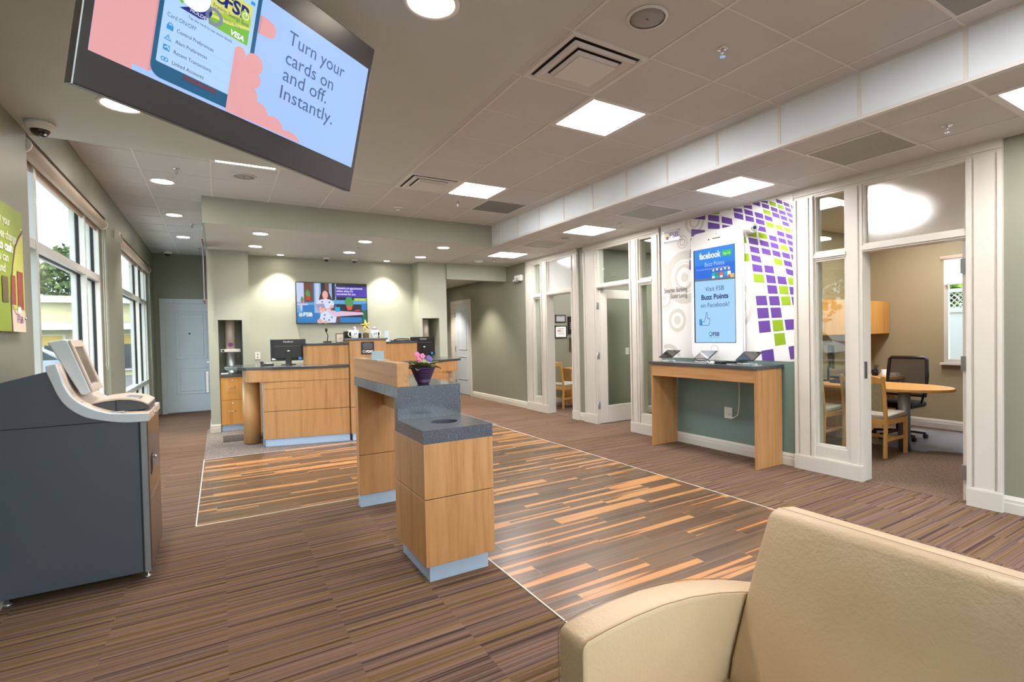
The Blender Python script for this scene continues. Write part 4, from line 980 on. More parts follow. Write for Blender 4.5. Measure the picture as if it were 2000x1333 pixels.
# ================= teller line =================
XC = 1.815
def tline(x, off=0.0):
    """front line of the counter: bows forward to the centre"""
    xx = x if x <= XC else 2*XC-x
    return 8.03-.245*(xx-.49)+off
def station(side):
    s = 1 if side == 'left' else -1
    X = (lambda x: x) if s == 1 else (lambda x: 2*XC-x)
    t = thing('teller_station', (X(1.0), 8.2, 0), 'maple teller station with grey stone worktop on the %s of the centre cabinet' % side, 'teller counter', 'teller stations')
    def pan(name, x0, x1, z0, z1, off, th=.03, mat='maple_h', bev=.003):
        a, b_ = sorted((X(x0), X(x1))); m = mb(mat)
        m.prism([(a, tline(a, off), z0), (b_, tline(b_, off), z0), (b_, tline(b_, off+th), z0), (a, tline(a, off+th), z0)], (0, 0, z1-z0)); return m.build(name, parent=t, bevel=bev)
    pan('upper_front_panel', .49, 1.55, .482, .90, -.02); pan('lower_front_panel', .49, 1.55, .105, .476, -.02)
    pan('plinth', .50, 1.55, 0, .105, 0, .02, 'metal_plinth')
    pan('groove_backing', .50, 1.55, .3, .6, -.01, .02, 'black_matte')
    pan('drawer_front', .51, .98, .79, .865, -.026, .02); 
    pan('metal_corner_strip', .478, .492, .02, .885, -.02, .03, 'metal_brushed', 0)
    a, b_ = sorted((X(.505), X(1.55))); m = mb('maple'); m.prism([(a, tline(a, .02), .105), (b_, tline(b_, .02), .105), (b_, 8.9, .105), (a, 8.9, .105)], (0, 0, .78)); m.build('cabinet_body', parent=t)
    # apron: curved round the outer end
    pts_ = [(1.55, tline(1.55, -.03)), (.62, tline(.62, -.03))]+[(.42+.12*cos(radians(d))-.0, 8.11+.12*sin(radians(d))) for d in (255, 230, 205, 180)]+[(.27, 8.5), (.30, 8.75), (.42, 8.9), (1.55, 8.9)]
    m = mb('maple_h'); m.prism([(X(x), y, .89) for x, y in pts_], (0, 0, .16)); m.build('apron', parent=t)
    # worktop
    pts_ = [(1.56, tline(1.56, -.05)), (.60, tline(.60, -.05)), (.42, 8.02), (.30, 8.08), (.20, 8.20), (.11, 8.38), (.06, 8.58), (.06, 8.78), (.13, 8.95), (.28, 9.06), (.5, 9.1), (1.56, 9.1)]
    m = mb('granite_top'); m.prism([(X(x), y, 1.05) for x, y in pts_], (0, 0, .04)); m.build('worktop', parent=t, bevel=.006)
    m = mb('desk_edge'); m.cyl((X(.37), 8.43, .012), .107, .878, 28); m.build('round_post', parent=t)
    m = mb('black_rubber'); m.cyl((X(.37), 8.43, 0), .09, .012, 20); m.build('post_foot', parent=t)
    a, b_ = sorted((X(1.04), X(1.555))); m = mb('maple'); m.prism([(a, tline(a, -.02), 1.09), (b_, tline(b_, -.02), 1.09), (b_, 8.35, 1.09), (a, 8.35, 1.09)], (0, 0, .28)); m.build('riser_box', parent=t, bevel=.003)
    m = mb('granite_top'); m.prism([(a-.01, tline(a, -.035), 1.37), (b_, tline(b_, -.035), 1.37), (b_, 8.37, 1.37), (a-.01, 8.37, 1.37)], (0, 0, .028)); m.build('riser_top', parent=t, bevel=.004)
    return t
station('left'); station('right')
t = thing('teller_centre_cabinet', (XC, 8.1, 0), 'tall narrow maple centre cabinet between the two teller stations', 'cabinet')
mb('maple').box(1.56, 2.07, 7.70, 8.5, .482, 1.43).build('upper_body', parent=t, bevel=.003); mb('maple').box(1.56, 2.07, 7.70, 8.5, .105, .476).build('lower_body', parent=t, bevel=.003)
mb('metal_plinth').box(1.58, 2.05, 7.73, 8.5, 0, .105).build('plinth', parent=t); mb('black_matte').box(1.57, 2.06, 7.71, 8.49, .47, .49).build('groove', parent=t)
mb('granite_top').box(1.535, 2.09, 7.68, 8.52, 1.43, 1.458).build('top', parent=t, bevel=.004)
t = thing('insurance_sign', (1.81, 7.695, 1.32), 'small square black deposit insurance sign on the centre cabinet', 'sign')
m = mb('sign_black').box(1.715, 1.895, 7.690, 7.699, 1.225, 1.405); p = Plane2D(m, (1.715, 7.690, 1.225), (1, 0, 0), (0, 0, 1)); p.layer = .0006
p.text('ink_white', 'FDIC', .068, .022, .048, 2, width=.095, bold=.002).ring('ink_white', .038, .04, .014, .019, 2, 20)
for i, wd_ in enumerate((.09, .13, .13, .12, .13, .11)): p.text('sign_grey', ('Each depositor', 'insured to at least', '$250,000 backed by', 'full faith and credit', 'of the United States', 'Government')[i], .09, .155-.0155*i, .0135, 2, width=wd_, align='CENTER')
m.build('plate', parent=t)
# drawer cabinets under the pneumatic tubes
def tube_bay(x0, x1, side):
    t = thing('drawer_cabinet', ((x0+x1)/2, 9.85, 0), 'maple two-drawer cabinet in the %s wall niche below the pneumatic tube' % side, 'cabinet', 'niche cabinets')
    mb('maple').box(x0+.005, x1-.005, 9.82, 10.35, .10, .875).build('carcass', parent=t)
    mb('metal_plinth').box(x0+.01, x1-.01, 9.83, 10.3, 0, .10).build('plinth', parent=t)
    mb('granite_top').box(x0+.003, x1-.003, 9.785, 10.39, .876, .92).build('stone_top', parent=t)
    for z0, z1 in ((.105, .50), (.505, .872)):
        d_ = mb('maple_orange').box(x0+.012, x1-.012, 9.80, 9.82, z0, z1).build('drawer', parent=t, bevel=.002)
        m = mb('chrome'); m.tube([((x0+x1)/2-.05, 9.80, (z0+z1)/2+.02), ((x0+x1)/2-.05, 9.775, (z0+z1)/2+.02), ((x0+x1)/2+.05, 9.775, (z0+z1)/2+.02), ((x0+x1)/2+.05, 9.80, (z0+z1)/2+.02)], .005, 8); m.build('handle', parent=d_)
        mb('chrome').cyl(((x0+x1)/2, 9.79, z1-.05), .010, .012, 12, 'y').build('drawer_lock', parent=d_)
    t = thing('pneumatic_tube_terminal', ((x0+x1)/2, 10.05, .92), 'white and chrome pneumatic tube standing in the %s wall niche' % side, 'pneumatic tube', 'pneumatic tubes')
    cx = (x0+x1)/2
    mb('metal_brushed').lathe([(.095, 0), (.095, .02), (.075, .03), (.075, .34), (.08, .345)], (cx, 10.08, .92), 30).build('lower_barrel', parent=t)
    mb('white_plastic').box(cx-.14, cx+.14, 9.98, 10.16, 1.27, 1.32).build('control_collar', parent=t, bevel=.006)
    mb('black_plastic').box(cx-.12, cx-.09, 9.97, 9.98, 1.28, 1.31).build('collar_button', parent=t)
    mb('machine_beige').cyl((cx, 10.08, 1.32), .07, .47, 30).build('upper_tube', parent=t)
    mb('ink_violet').cyl((cx, 10.005, 1.39), .035, .006, 26, 'y').build('round_sticker', parent=t)
tube_bay(0, .33, 'left')
t = thing('pneumatic_tube_terminal', (3.51, 10.05, .92), 'white pneumatic tube in the right wall niche behind the right monitor', 'pneumatic tube', 'pneumatic tubes')
mb('machine_beige').cyl((3.48, 10.08, 1.3), .07, .50, 30).build('upper_tube', parent=t); mb('chrome').cyl((3.48, 10.08, .92), .075, .38, 30).build('lower_barrel', parent=t)
t = thing('back_counter', (1.85, 9.9, 0), 'long low back counter with a dark top along the teller back wall', 'counter')
mb('maple').box(.46, 3.27, 9.62, 10.19, .1, 1.0).build('cabinet_run', parent=t); mb('granite_top').box(.445, 3.275, 9.58, 10.195, 1.0, 1.04).build('top', parent=t); mb('metal_plinth').box(.47, 3.26, 9.65, 10.15, 0, .1).build('plinth', parent=t)

def monitor(x, y, w, rz, label):
    t = thing('computer_monitor', (x, y, 1.09), label, 'monitor', 'teller monitors', rz)
    def L(m, nm, b=0): 
        o = m.build(nm, bevel=b); o.parent = t; return o
    L(mb('black_plastic').box(-w/2, w/2, -.01, .025, .06, .37), 'casing', .004)
    L(mb('black_matte').box(-w/2+.01, w/2-.01, .025, .028, .075, .36), 'front_glass')
    m = mb('black_plastic').box(-w/2+.05, w/2-.05, -.035, -.01, .09, .28); L(m, 'back_bulge', .01)
    L(mb('black_plastic').box(-.04, .04, -.055, -.035, .0, .20), 'neck', .004); L(mb('black_plastic').lathe([(.10, 0), (.10, .008), (.03, .014)], (0, -.03, 0), 26), 'base')
    m = MB(); p = Plane2D(m, (-w/2, -.0105, .06), (1, 0, 0), (0, 0, 1)); p.text('ink_white', 'ViewSonic', w/2, .265, .032, 1, align='CENTER'); L(m, 'lettering')
    m = mb('metal_brushed').lathe([(.001, -.038), (.022, -.038), (.022, -.0355)], (0, 0, .19), 20, 'y'); L(m, 'vesa_badge')
    m = mb('s_blue'); m.box(w/2-.10, w/2-.06, -.04, -.036, .075, .11); L(m, 'blue_plug'); L(mb('paper_white').box(-w/2+.015, -w/2+.07, -.012, -.0105, .075, .10), 'asset_sticker')
monitor(.855, 8.42, .46, radians(-6), 'black computer monitor seen from behind on the left teller station')
monitor(2.875, 8.44, .46, radians(16), 'black computer monitor seen from behind on the right teller station')
# desktop odds and ends
def simple(name, label, cat, mat, build, group=None, bevel=0.0):
    m = mb(mat); build(m); o = m.build(name, bevel=bevel); return tag(o, label, cat, group)
t = thing('telephone', (.62, 8.5, 1.09), 'black desk telephone on the left worktop beside the monitor', 'telephone')
m = mb('black_plastic'); m.prism([(.50, 8.40, 1.09), (.66, 8.40, 1.09), (.66, 8.58, 1.09), (.50, 8.58, 1.09)], (0, 0, .03)); m.build('base', parent=t, bevel=.006); mb('black_plastic').beam((.515, 8.42, 1.135), (.515, 8.57, 1.135), .04, .03).build('handset', parent=t, bevel=.008)
mb('paper_white').box(.57, .65, 8.45, 8.56, 1.12, 1.122).build('keypad', parent=t)
t = thing('microphone', (1.33, 8.1, 1.398), 'black gooseneck microphone on the left riser top', 'microphone')
mb('black_plastic').box(1.28, 1.38, 8.02, 8.14, 1.398, 1.425).build('base', parent=t, bevel=.005); mb('black_plastic').tube([(1.33, 8.08, 1.425), (1.34, 8.08, 1.50), (1.32, 8.07, 1.56)], .006, 8).build('gooseneck', parent=t); mb('black_rubber').ball((1.318, 8.065, 1.585), .018, 12, 8, 1, 1, 1.6).build('windscreen', parent=t)
mb('chrome').tube([(1.38, 8.03, 1.41), (1.45, 7.98, 1.43), (1.47, 7.95, 1.40), (1.45, 7.93, 1.40)], .003, 6).build('cable', parent=t)
t = thing('picture_frame', (1.475, 7.95, 1.398), 'small standing photo frame with a pale card on the left riser top', 'picture frame')
mb('black_plastic').box(1.42, 1.53, 7.925, 7.94, 1.398, 1.53).build('frame', parent=t); m = mb('poster_cream').box(1.43, 1.52, 7.920, 7.925, 1.408, 1.52); Plane2D(m, (1.43, 7.92, 1.408), (1, 0, 0), (0, 0, 1)).line('ink_dark', [(.02, .03), (.04, .05), (.05, .045), (.07, .065)], .004, 1); m.build('card', parent=t)
t = thing('desk_caddy', (1.6, 8.0, 1.458), 'black box with a tan lid behind the left mug', 'box')
mb('black_matte').box(1.555, 1.67, 7.95, 8.1, 1.458, 1.56).build('body', parent=t, bevel=.008); mb('machine_beige').ball((1.63, 8.0, 1.565), .03, 10, 8, 1.2, 1, .6).build('lid', parent=t)
def mug(x, y, hs, label):
    t = thing('mug', (x, y, 1.458), label, 'mug', 'candy mugs on the centre cabinet')
    mb('white_gloss').lathe([(.044, 0), (.048, .005), (.051, .118), (.047, .118), (.044, .012), (.001, .010)], (x, y, 1.458), 28, cap=False).build('cup', parent=t)
    c = mb('white_gloss'); c.tube([(x+hs*.048, y, 1.553), (x+hs*.078, y, 1.553), (x+hs*.090, y, 1.518), (x+hs*.076, y, 1.484), (x+hs*.048, y, 1.480)], .007, 8); c.build('handle', parent=t)
    k = 0
    for mt in ('candy_red', 'candy_blue', 'cloud_white', 'candy_red', 'candy_blue', 'cloud_white', 'candy_red', 'cloud_white'):
        r = .026 if k < 5 else .008; a = k*1.25+x*9; m = mb(mt); m.ball((x+r*cos(a), y+r*sin(a), 1.458+.122+(.02 if k >= 5 else 0)+.006*(k % 2)), .017, 8, 6); m.build('candy', parent=t); k += 1
    m = mb('candy_blue'); m.box(x-.018, x-.006, y-.0525, y-.049, 1.50, 1.53).box(x+.006, x+.018, y-.0525, y-.049, 1.51, 1.54); m.build('printed_motif', parent=t)
mug(1.655, 7.80, -1, 'white mug of wrapped candy, handle to the left, on the centre cabinet')
mug(1.93, 7.80, 1, 'white mug of wrapped candy, handle to the right, on the centre cabinet')
t = thing('star_trophy', (1.815, 7.82, 1.458), 'gold star trophy on a dark wooden base between the two mugs', 'trophy')
mb('brick_dark').box(1.78, 1.85, 7.78, 7.86, 1.458, 1.53).build('base', parent=t, bevel=.004)
mb('gold').lathe([(.022, 0), (.018, .01), (.006, .02), (.008, .04), (.005, .06)], (1.815, 7.82, 1.53), 18).build('stem', parent=t)
m = mb('gold'); c_ = (1.815, 1.645)
sp = [(c_[0]+(.085 if i % 2 == 0 else .032)*cos(radians(90+36*i+8)), c_[1]+(.085 if i % 2 == 0 else .032)*sin(radians(90+36*i+8))) for i in range(10)]
b0 = m.add([(x, 7.82, z) for x, z in sp]+[(c_[0], 7.795, c_[1]), (c_[0], 7.845, c_[1])])
for i in range(10): j = (i+1) % 10; m.face((b0+i, b0+j, b0+10), False); m.face((b0+j, b0+i, b0+11), False)
m.build('star', parent=t)
simple('desk_box', 'low black box behind the right mug on the centre cabinet', 'box', 'black_matte', lambda m: m.box(1.97, 2.03, 7.90, 8.05, 1.458, 1.54), bevel=.006)
simple('card_box', 'small dark box left of the gold star trophy', 'box', 'black_matte', lambda m: m.box(1.725, 1.765, 7.88, 8.0, 1.458, 1.53), bevel=.006)
t = thing('acrylic_stand', (2.13, 7.95, 1.398), 'clear acrylic leaflet stand beside the centre cabinet on the right riser top', 'leaflet stand')
mb('acrylic_blue').beam((2.11, 7.92, 1.48), (2.17, 7.92, 1.48), .004, .16).build('panel', parent=t); mb('acrylic_blue').box(2.09, 2.19, 7.88, 7.98, 1.398, 1.402).build('foot', parent=t)
t = thing('wallet_tray', (2.38, 8.0, 1.398), 'black leather folder lying on the right riser top', 'folder')
mb('black_matte').box(2.24, 2.50, 7.92, 8.12, 1.398, 1.415).build('cover', parent=t, bevel=.005); m = mb('smoked_dome'); m.tube([(2.26, 7.95, 1.42), (2.33, 8.0, 1.435), (2.42, 8.0, 1.435), (2.50, 7.96, 1.43)], .009, 8); m.build('strap', parent=t)
simple('tissue_pack', 'small white pack on the dark top of the left niche cabinet', 'pack', 'paper_white', lambda m: m.box(.02, .12, 9.80, 9.86, .92, .94), bevel=.003)
simple('desk_note', 'small white card on the right station worktop behind the counter', 'card', 'paper_white', lambda m: m.box(2.25, 2.33, 8.55, 8.62, 1.09, 1.12))
t = thing('wall_outlet', (.56, 10.2, 1.2), 'white outlet plate on the teller back wall left of the left monitor', 'outlet', 'white outlet plates')
mb('white_plastic').box(.52, .60, 10.192, 10.2, 1.13, 1.25).build('plate', parent=t, bevel=.002); mb('black_matte').box(.553, .567, 10.189, 10.192, 1.205, 1.225).build('socket_hole', parent=t); mb('black_matte').box(.553, .567, 10.189, 10.192, 1.155, 1.175).build('socket_hole', parent=t)
# floor mat behind the teller counter
t = tag(mb('mat_dark').box(.02, .85, 8.75, 9.3, .003, .012).build('floor_mat', bevel=.003), 'small dark patterned floor mat behind the left teller station', 'floor mat')
# teller wall screen
T2 = thing('wall_screen', (1.78, 10.19, 2.1), 'wall screen behind the tellers showing a seated woman and purple caption', 'screen')
sx0, sx1, sz0, sz1 = 1.17, 2.39, 1.735, 2.477
mb('black_plastic').box(sx0, sx1, 10.13, 10.19, sz0, sz1).build('casing', parent=T2, bevel=.003)
m = MB(); p = Plane2D(m, (sx0+.012, 10.13, sz0+.014), (1, 0, 0), (0, 0, 1)); p.layer = .0007; w_, h_ = sx1-sx0-.024, sz1-sz0-.028
def R_(mat, a, b_, c, d_, k=2): p.rect(mat, a*w_, b_*h_, c*w_, d_*h_, k)
def G_(mat, pts, k=2): p.poly(mat, [(x*w_, y*h_) for x, y in pts], k)
R_('p_wall', 0, 0, 1, 1, 1); R_('p_light', 0, .35, .10, 1); R_('p_brown', .10, .5, .22, 1); R_('p_beam', .24, .2, .33, 1); R_('p_light', .26, .45, .31, 1, 3); R_('p_dark', .34, .5, .39, 1); R_('p_brown', .39, .6, .45, 1); R_('p_beam', .45, .5, .49, 1); R_('p_dark', .49, .45, .54, 1); R_('p_beam', .535, .55, .55, 1, 3)
R_('p_dark', .55, .1, 1, 1); R_('p_sky', 0, .0, .24, .52); R_('p_blue', .08, .25, .24, .45, 3); R_('p_table', 0, .44, .15, .48, 4); R_('p_light', .05, .3, .07, .45, 4)
R_('p_sky', .5, .48, 1, .58, 3); R_('p_blue', .92, .33, 1, .5, 4); R_('p_green', .93, 0, .99, .33, 4); R_('p_blue', 0, 0, .32, .25, 3); R_('p_blue', .58, 0, .92, .14, 4)
R_('p_red', .13, .58, .18, .66, 4); G_('p_leaf', [(.13, .66), (.19, .66), (.18, .76), (.15, .84), (.12, .74)], 4); G_('p_pot', [(.06, .5), (.09, .5), (.095, .55), (.055, .55)], 5); G_('p_leaf', [(.05, .55), (.1, .55), (.09, .64), (.065, .66)], 5)
# the woman
G_('p_hair', [(.30, .55), (.32, .70), (.35, .80), (.39, .84), (.43, .82), (.46, .72), (.49, .58), (.46, .54), (.35, .52)], 5)
p.disc('p_skin', .393*w_, .705*h_, .040*w_, 6, .11*h_); R_('p_skin', .375, .55, .415, .63, 6)
G_('p_dress', [(.27, .5), (.30, .57), (.36, .60), (.44, .60), (.50, .56), (.52, .48), (.51, .43), (.46, .40), (.47, .2), (.33, .2), (.31, .35)], 7); G_('p_skin', [(.30, .2), (.36, .34), (.50, .32), (.51, .44), (.47, .46), (.45, .38), (.33, .25)], 8)
G_('p_dress', [(.33, .26), (.46, .25), (.55, .15), (.53, .0), (.27, .0), (.31, .12)], 8); p.disc('p_skin', .31*w_, .04*h_, .035*w_, 9, .06*h_); p.disc('p_skin', .39*w_, .02*h_, .03*w_, 9, .04*h_)
for q in ((.35, .53), (.45, .52), (.38, .20), (.44, .07), (.48, .14), (.37, .1)): p.disc('p_blue', q[0]*w_, q[1]*h_, .014*w_, 10, .02*h_)
G_('p_tablet', [(.25, .47), (.37, .49), (.41, .30), (.30, .30)], 10); G_('p_skin', [(.30, .38), (.33, .42), (.35, .36), (.40, .38), (.38, .30), (.31, .30)], 11)
G_('p_table', [(.41, .30), (.5, .31), (.93, .27), (.95, .21), (.52, .155), (.46, .22)], 11); R_('p_brown', .56, .0, .60, .16, 5)
R_('p_cyan', .53, .28, .60, .40, 12); R_('p_dark', .47, .33, .52, .37, 12); G_('p_pot', [(.71, .33), (.77, .33), (.785, .44), (.695, .44)], 12); G_('p_leaf', [(.69, .44), (.79, .44), (.80, .56), (.76, .68), (.70, .66), (.67, .54)], 12); G_('p_red', [(.81, .30), (.90, .30), (.90, .34), (.82, .33)], 12)
R_('p_purple', .54, .66, 1, .93, 13)
for i, s in enumerate(('Schedule an appointment', 'online when it\'s', 'convenient for you.')): p.text('s_white', s, .555*w_, (.865-.075*i)*h_, .052, 14, width=(.385, .24, .285)[i]*w_, bold=.0008)
R_('p_lime', .81, .57, 1, .64, 13); p.text('s_white', 'Ask us how', .83*w_, .585*h_, .036, 14, width=.14*w_)
p.ring('s_white', .05*w_, .20*h_, .020, .032, 13, 24).line('s_white', [(.035*w_, .17*h_), (.065*w_, .23*h_)], .012, 13).text('s_white', 'FSB', .085*w_, .165*h_, .095, 13, width=.125*w_, bold=.003).text('p_sky', 'Franklin Savings Bank', .02*w_, .115*h_, .026, 13, width=.19*w_)
m.build('display', parent=T2)
# ================= mural, phone-shaped display and tablet table =================
t = thing('wall_mural', (W-.004, 4.2, 2.0), 'white wall mural with purple and green squares, grey rings and a slogan', 'mural')
m = mb('mural_white').box(W-.004, W, 3.262, 5.20, 1.115, HL-.008)
p = Plane2D(m, (W-.004, 5.20, 1.115), (0, -1, 0), (0, 0, 1)); p.layer = .0006
QUADS = '''P 4.011 2.923 3.89 2.867 3.879 2.815 4.003 2.859;P 4.003 2.849 3.878 2.796 3.869 2.731 3.994 2.782;G 3.949 2.922 3.892 2.926 3.888 2.893 3.916 2.905;P 3.871 2.927 3.759 2.878 3.753 2.828 3.865 2.875;P 3.862 2.859 3.749 2.807 3.74 2.749 3.852 2.798;P 3.847 2.781 3.735 2.733 3.73 2.678 3.842 2.719;P 3.839 2.701 3.744 2.67 3.789 2.673 3.832 2.676;P 3.751 2.927 3.659 2.891 3.648 2.838 3.741 2.882;P 3.726 2.797 3.618 2.75 3.61 2.693 3.716 2.737;P 3.711 2.721 3.602 2.672 3.594 2.619 3.702 2.66;P 3.693 2.639 3.588 2.595 3.578 2.538 3.684 2.58;G 3.681 2.56 3.57 2.517 3.56 2.457 3.67 2.499;P 3.642 2.927 3.556 2.879 3.551 2.848 3.634 2.887;P 3.63 2.87 3.543 2.831 3.535 2.782 3.622 2.823;G 3.618 2.807 3.524 2.76 3.514 2.711 3.608 2.756;P 3.6 2.735 3.506 2.689 3.496 2.64 3.589 2.681;G 3.583 2.662 3.488 2.616 3.48 2.566 3.573 2.607;G 3.541 2.878 3.458 2.835 3.451 2.79 3.532 2.83;P 3.523 2.814 3.442 2.771 3.434 2.727 3.514 2.766;P 3.507 2.75 3.42 2.707 3.411 2.657 3.495 2.698;P 3.46 2.882 3.386 2.843 3.376 2.801 3.448 2.837;G 3.441 2.82 3.365 2.781 3.357 2.738 3.432 2.774;P 3.426 2.758 3.347 2.718 3.338 2.676 3.414 2.711;P 3.408 2.696 3.33 2.657 3.321 2.612 3.397 2.648;G 3.469 2.61 3.384 2.569 3.374 2.519 3.458 2.56;P 3.389 2.63 3.309 2.589 3.3 2.547 3.377 2.584;G 3.369 2.562 3.29 2.524 3.28 2.478 3.356 2.515;P 3.373 2.83 3.304 2.793 3.294 2.753 3.359 2.786;P 3.353 2.771 3.286 2.734 3.276 2.694 3.342 2.728;P 3.335 2.712 3.266 2.674 3.256 2.633 3.322 2.669;P 3.316 2.648 3.246 2.61 3.246 2.577 3.303 2.605;P 3.289 2.782 3.246 2.758 3.245 2.724 3.276 2.743;P 3.548 2.506 3.455 2.471 3.445 2.412 3.536 2.45;P 3.532 2.426 3.437 2.386 3.425 2.329 3.52 2.365;P 3.511 2.338 3.415 2.299 3.403 2.238 3.499 2.275;G 3.492 2.246 3.394 2.213 3.381 2.144 3.479 2.177;P 3.451 2.537 3.366 2.499 3.357 2.45 3.44 2.484;P 3.434 2.46 3.347 2.422 3.335 2.369 3.422 2.406;G 3.416 2.383 3.326 2.343 3.315 2.288 3.403 2.325;P 3.395 2.298 3.305 2.262 3.293 2.204 3.381 2.238;P 3.376 2.21 3.284 2.175 3.271 2.116 3.362 2.148;P 3.354 2.117 3.263 2.083 3.252 2.023 3.339 2.054;P 3.35 2.492 3.273 2.455 3.262 2.408 3.338 2.441;P 3.331 2.42 3.252 2.383 3.249 2.339 3.318 2.366;P 3.312 2.345 3.249 2.317 3.25 2.27 3.299 2.292;P 3.29 2.261 3.25 2.248 3.25 2.192 3.278 2.202;P 3.278 2.522 3.247 2.505 3.247 2.465 3.267 2.48;P 3.811 2.524 3.691 2.482 3.678 2.41 3.799 2.45;P 3.795 2.425 3.674 2.381 3.661 2.312 3.782 2.353;P 3.777 2.324 3.657 2.282 3.641 2.209 3.765 2.25;P 3.765 2.216 3.639 2.18 3.627 2.103 3.753 2.127;G 3.749 2.101 3.619 2.077 3.605 1.985 3.739 2.004;P 3.663 2.472 3.554 2.43 3.542 2.369 3.652 2.407;P 3.643 2.38 3.533 2.339 3.522 2.273 3.631 2.312;P 3.61 2.182 3.499 2.155 3.485 2.073 3.598 2.1;P 3.59 2.074 3.478 2.047 3.464 1.963 3.576 1.981;P 3.453 2.044 3.351 2.022 3.336 1.941 3.44 1.957;G 3.331 2.017 3.253 2.003 3.253 1.929 3.316 1.938;G 3.968 2.57 3.842 2.529 3.827 2.459 3.97 2.494;G 3.972 2.366 3.807 2.336 3.798 2.248 3.973 2.275;G 3.823 2.55 3.702 2.569 3.695 2.503 3.809 2.539;P 3.577 1.958 3.459 1.94 3.445 1.849 3.563 1.861;G 3.434 1.937 3.328 1.922 3.316 1.831 3.423 1.847;P 3.313 1.916 3.255 1.908 3.256 1.825 3.299 1.83;P 3.723 1.848 3.587 1.84 3.571 1.732 3.711 1.739;P 3.557 1.832 3.435 1.824 3.42 1.723 3.543 1.73;G 3.413 1.818 3.306 1.812 3.291 1.717 3.398 1.723;P 3.289 1.806 3.256 1.803 3.257 1.715 3.274 1.716;P 3.709 1.71 3.565 1.705 3.553 1.592 3.695 1.589;P 3.539 1.704 3.414 1.699 3.399 1.59 3.524 1.591;P 3.693 1.56 3.548 1.565 3.534 1.438 3.68 1.426;G 3.518 1.566 3.392 1.567 3.378 1.448 3.505 1.44;P 3.371 1.566 3.263 1.568 3.26 1.458 3.354 1.453;G 3.499 1.417 3.373 1.425 3.356 1.3 3.483 1.282;P 3.659 1.225 3.509 1.249 3.494 1.102 3.647 1.068;P 3.328 1.275 3.262 1.286 3.264 1.146 3.307 1.14;P 3.304 1.11 3.264 1.12 3.264 1.091 3.3 1.089;P 4.643 2.923 4.425 2.922 4.426 2.846 4.637 2.913;P 4.655 2.772 4.434 2.719 4.435 2.646 4.659 2.674;G 4.668 2.658 4.625 2.65 4.616 2.532 4.675 2.541;P 4.679 2.52 4.616 2.51 4.618 2.396 4.689 2.406;P 4.693 2.38 4.618 2.37 4.621 2.249 4.701 2.258;G 4.371 2.931 4.208 2.923 4.211 2.868 4.365 2.921;P 4.382 2.913 4.215 2.852 4.213 2.774 4.383 2.831;P 4.387 2.81 4.209 2.749 4.207 2.69 4.387 2.725;P 4.179 2.836 4.03 2.78 4.022 2.705 4.178 2.761;P 4.17 2.737 4.051 2.696 4.071 2.666 4.171 2.684;G 4.132 2.919 4.038 2.923 4.036 2.883 4.127 2.914'''
def clampz(y, z): return (5.20-min(max(y, 3.264), 5.198), min(max(z, 1.117), HL-.01)-1.115)
KR = .6
for cy, cz, rings in ((4.919, 1.612, ((.105, .155, 0), (0, .06, 0))), (4.785, 2.168, ((.235, .345, 0), (.125, .17, 0), (0, .06, 0), (.195, .205, 0))), (4.81, 2.63, ((.07, .09, 0), (.03, .055, 0))),
                    (5.149, 1.918, ((.0, .04, 0), (.09, .135, 0), (.16, .17, 0))), (5.247, 2.263, ((.12, .19, 0), (.05, .08, 0))), (5.08, 1.071, ((.17, .225, 0), (.10, .12, 0))), (4.05, 1.75, ((.25, .30, 0), (.14, .2, 0))), (4.60, 2.86, ((.12, .16, 0), (.06, .09, 0)))):
    KR = KR+.18
    for r0, r1, _ in rings:
        r0, r1 = min(r0, r1), max(r0, r1); m.m('mural_ring'); n = 56
        for i in range(n):
            a, b_ = 2*pi*i/n, 2*pi*(i+1)/n; q = [(cy+r0*cos(a), cz+r0*sin(a)), (cy+r1*cos(a), cz+r1*sin(a)), (cy+r1*cos(b_), cz+r1*sin(b_)), (cy+r0*cos(b_), cz+r0*sin(b_))]
            if all(3.264 < y < 5.198 and 1.117 < z < HL-.01 for y, z in q): m.poly([p.P(5.20-y, z-1.115, KR) for y, z in reversed(q)])
for s in QUADS.split(';'):
    f = s.split(); c = [float(v) for v in f[1:]]
    p.poly('mural_purple' if f[0] == 'P' else 'mural_green', [clampz(c[2*i], c[2*i+1]) for i in (3, 2, 1, 0)], 3)
p.text('ink_dark', 'Smarter Banking.', 5.20-4.73, 1.985-1.115, .095, 4, width=.415, align='RIGHT').text('ink_dark', 'Easier Living.', 5.20-4.73, 1.907-1.115, .095, 4, width=.30, align='RIGHT')
m.build('panel', parent=t)
t = thing('acrylic_logo_sign', (W-.03, 4.98, 2.73), 'small clear acrylic logo sign with violet letters over the mural', 'sign')
m = mb('glass_acrylic').box(W-.035, W-.030, 4.83, 5.13, 2.65, 2.82); m.build('acrylic_plate', parent=t)
m = MB(); p = Plane2D(m, (W-.036, 5.13, 2.65), (0, -1, 0), (0, 0, 1)); p.text('ink_violet', 'FSB', .13, .06, .10, 1, width=.15).disc('poster_yellow', .07, .085, .045, 1).disc('ink_violet', .085, .065, .022, 2); m.build('logo', parent=t)
for y in (4.85, 5.11):
    for z in (2.67, 2.80): mb('chrome').cyl((W-.040, y, z), .006, .036, 10, 'x').build('stud', parent=t)
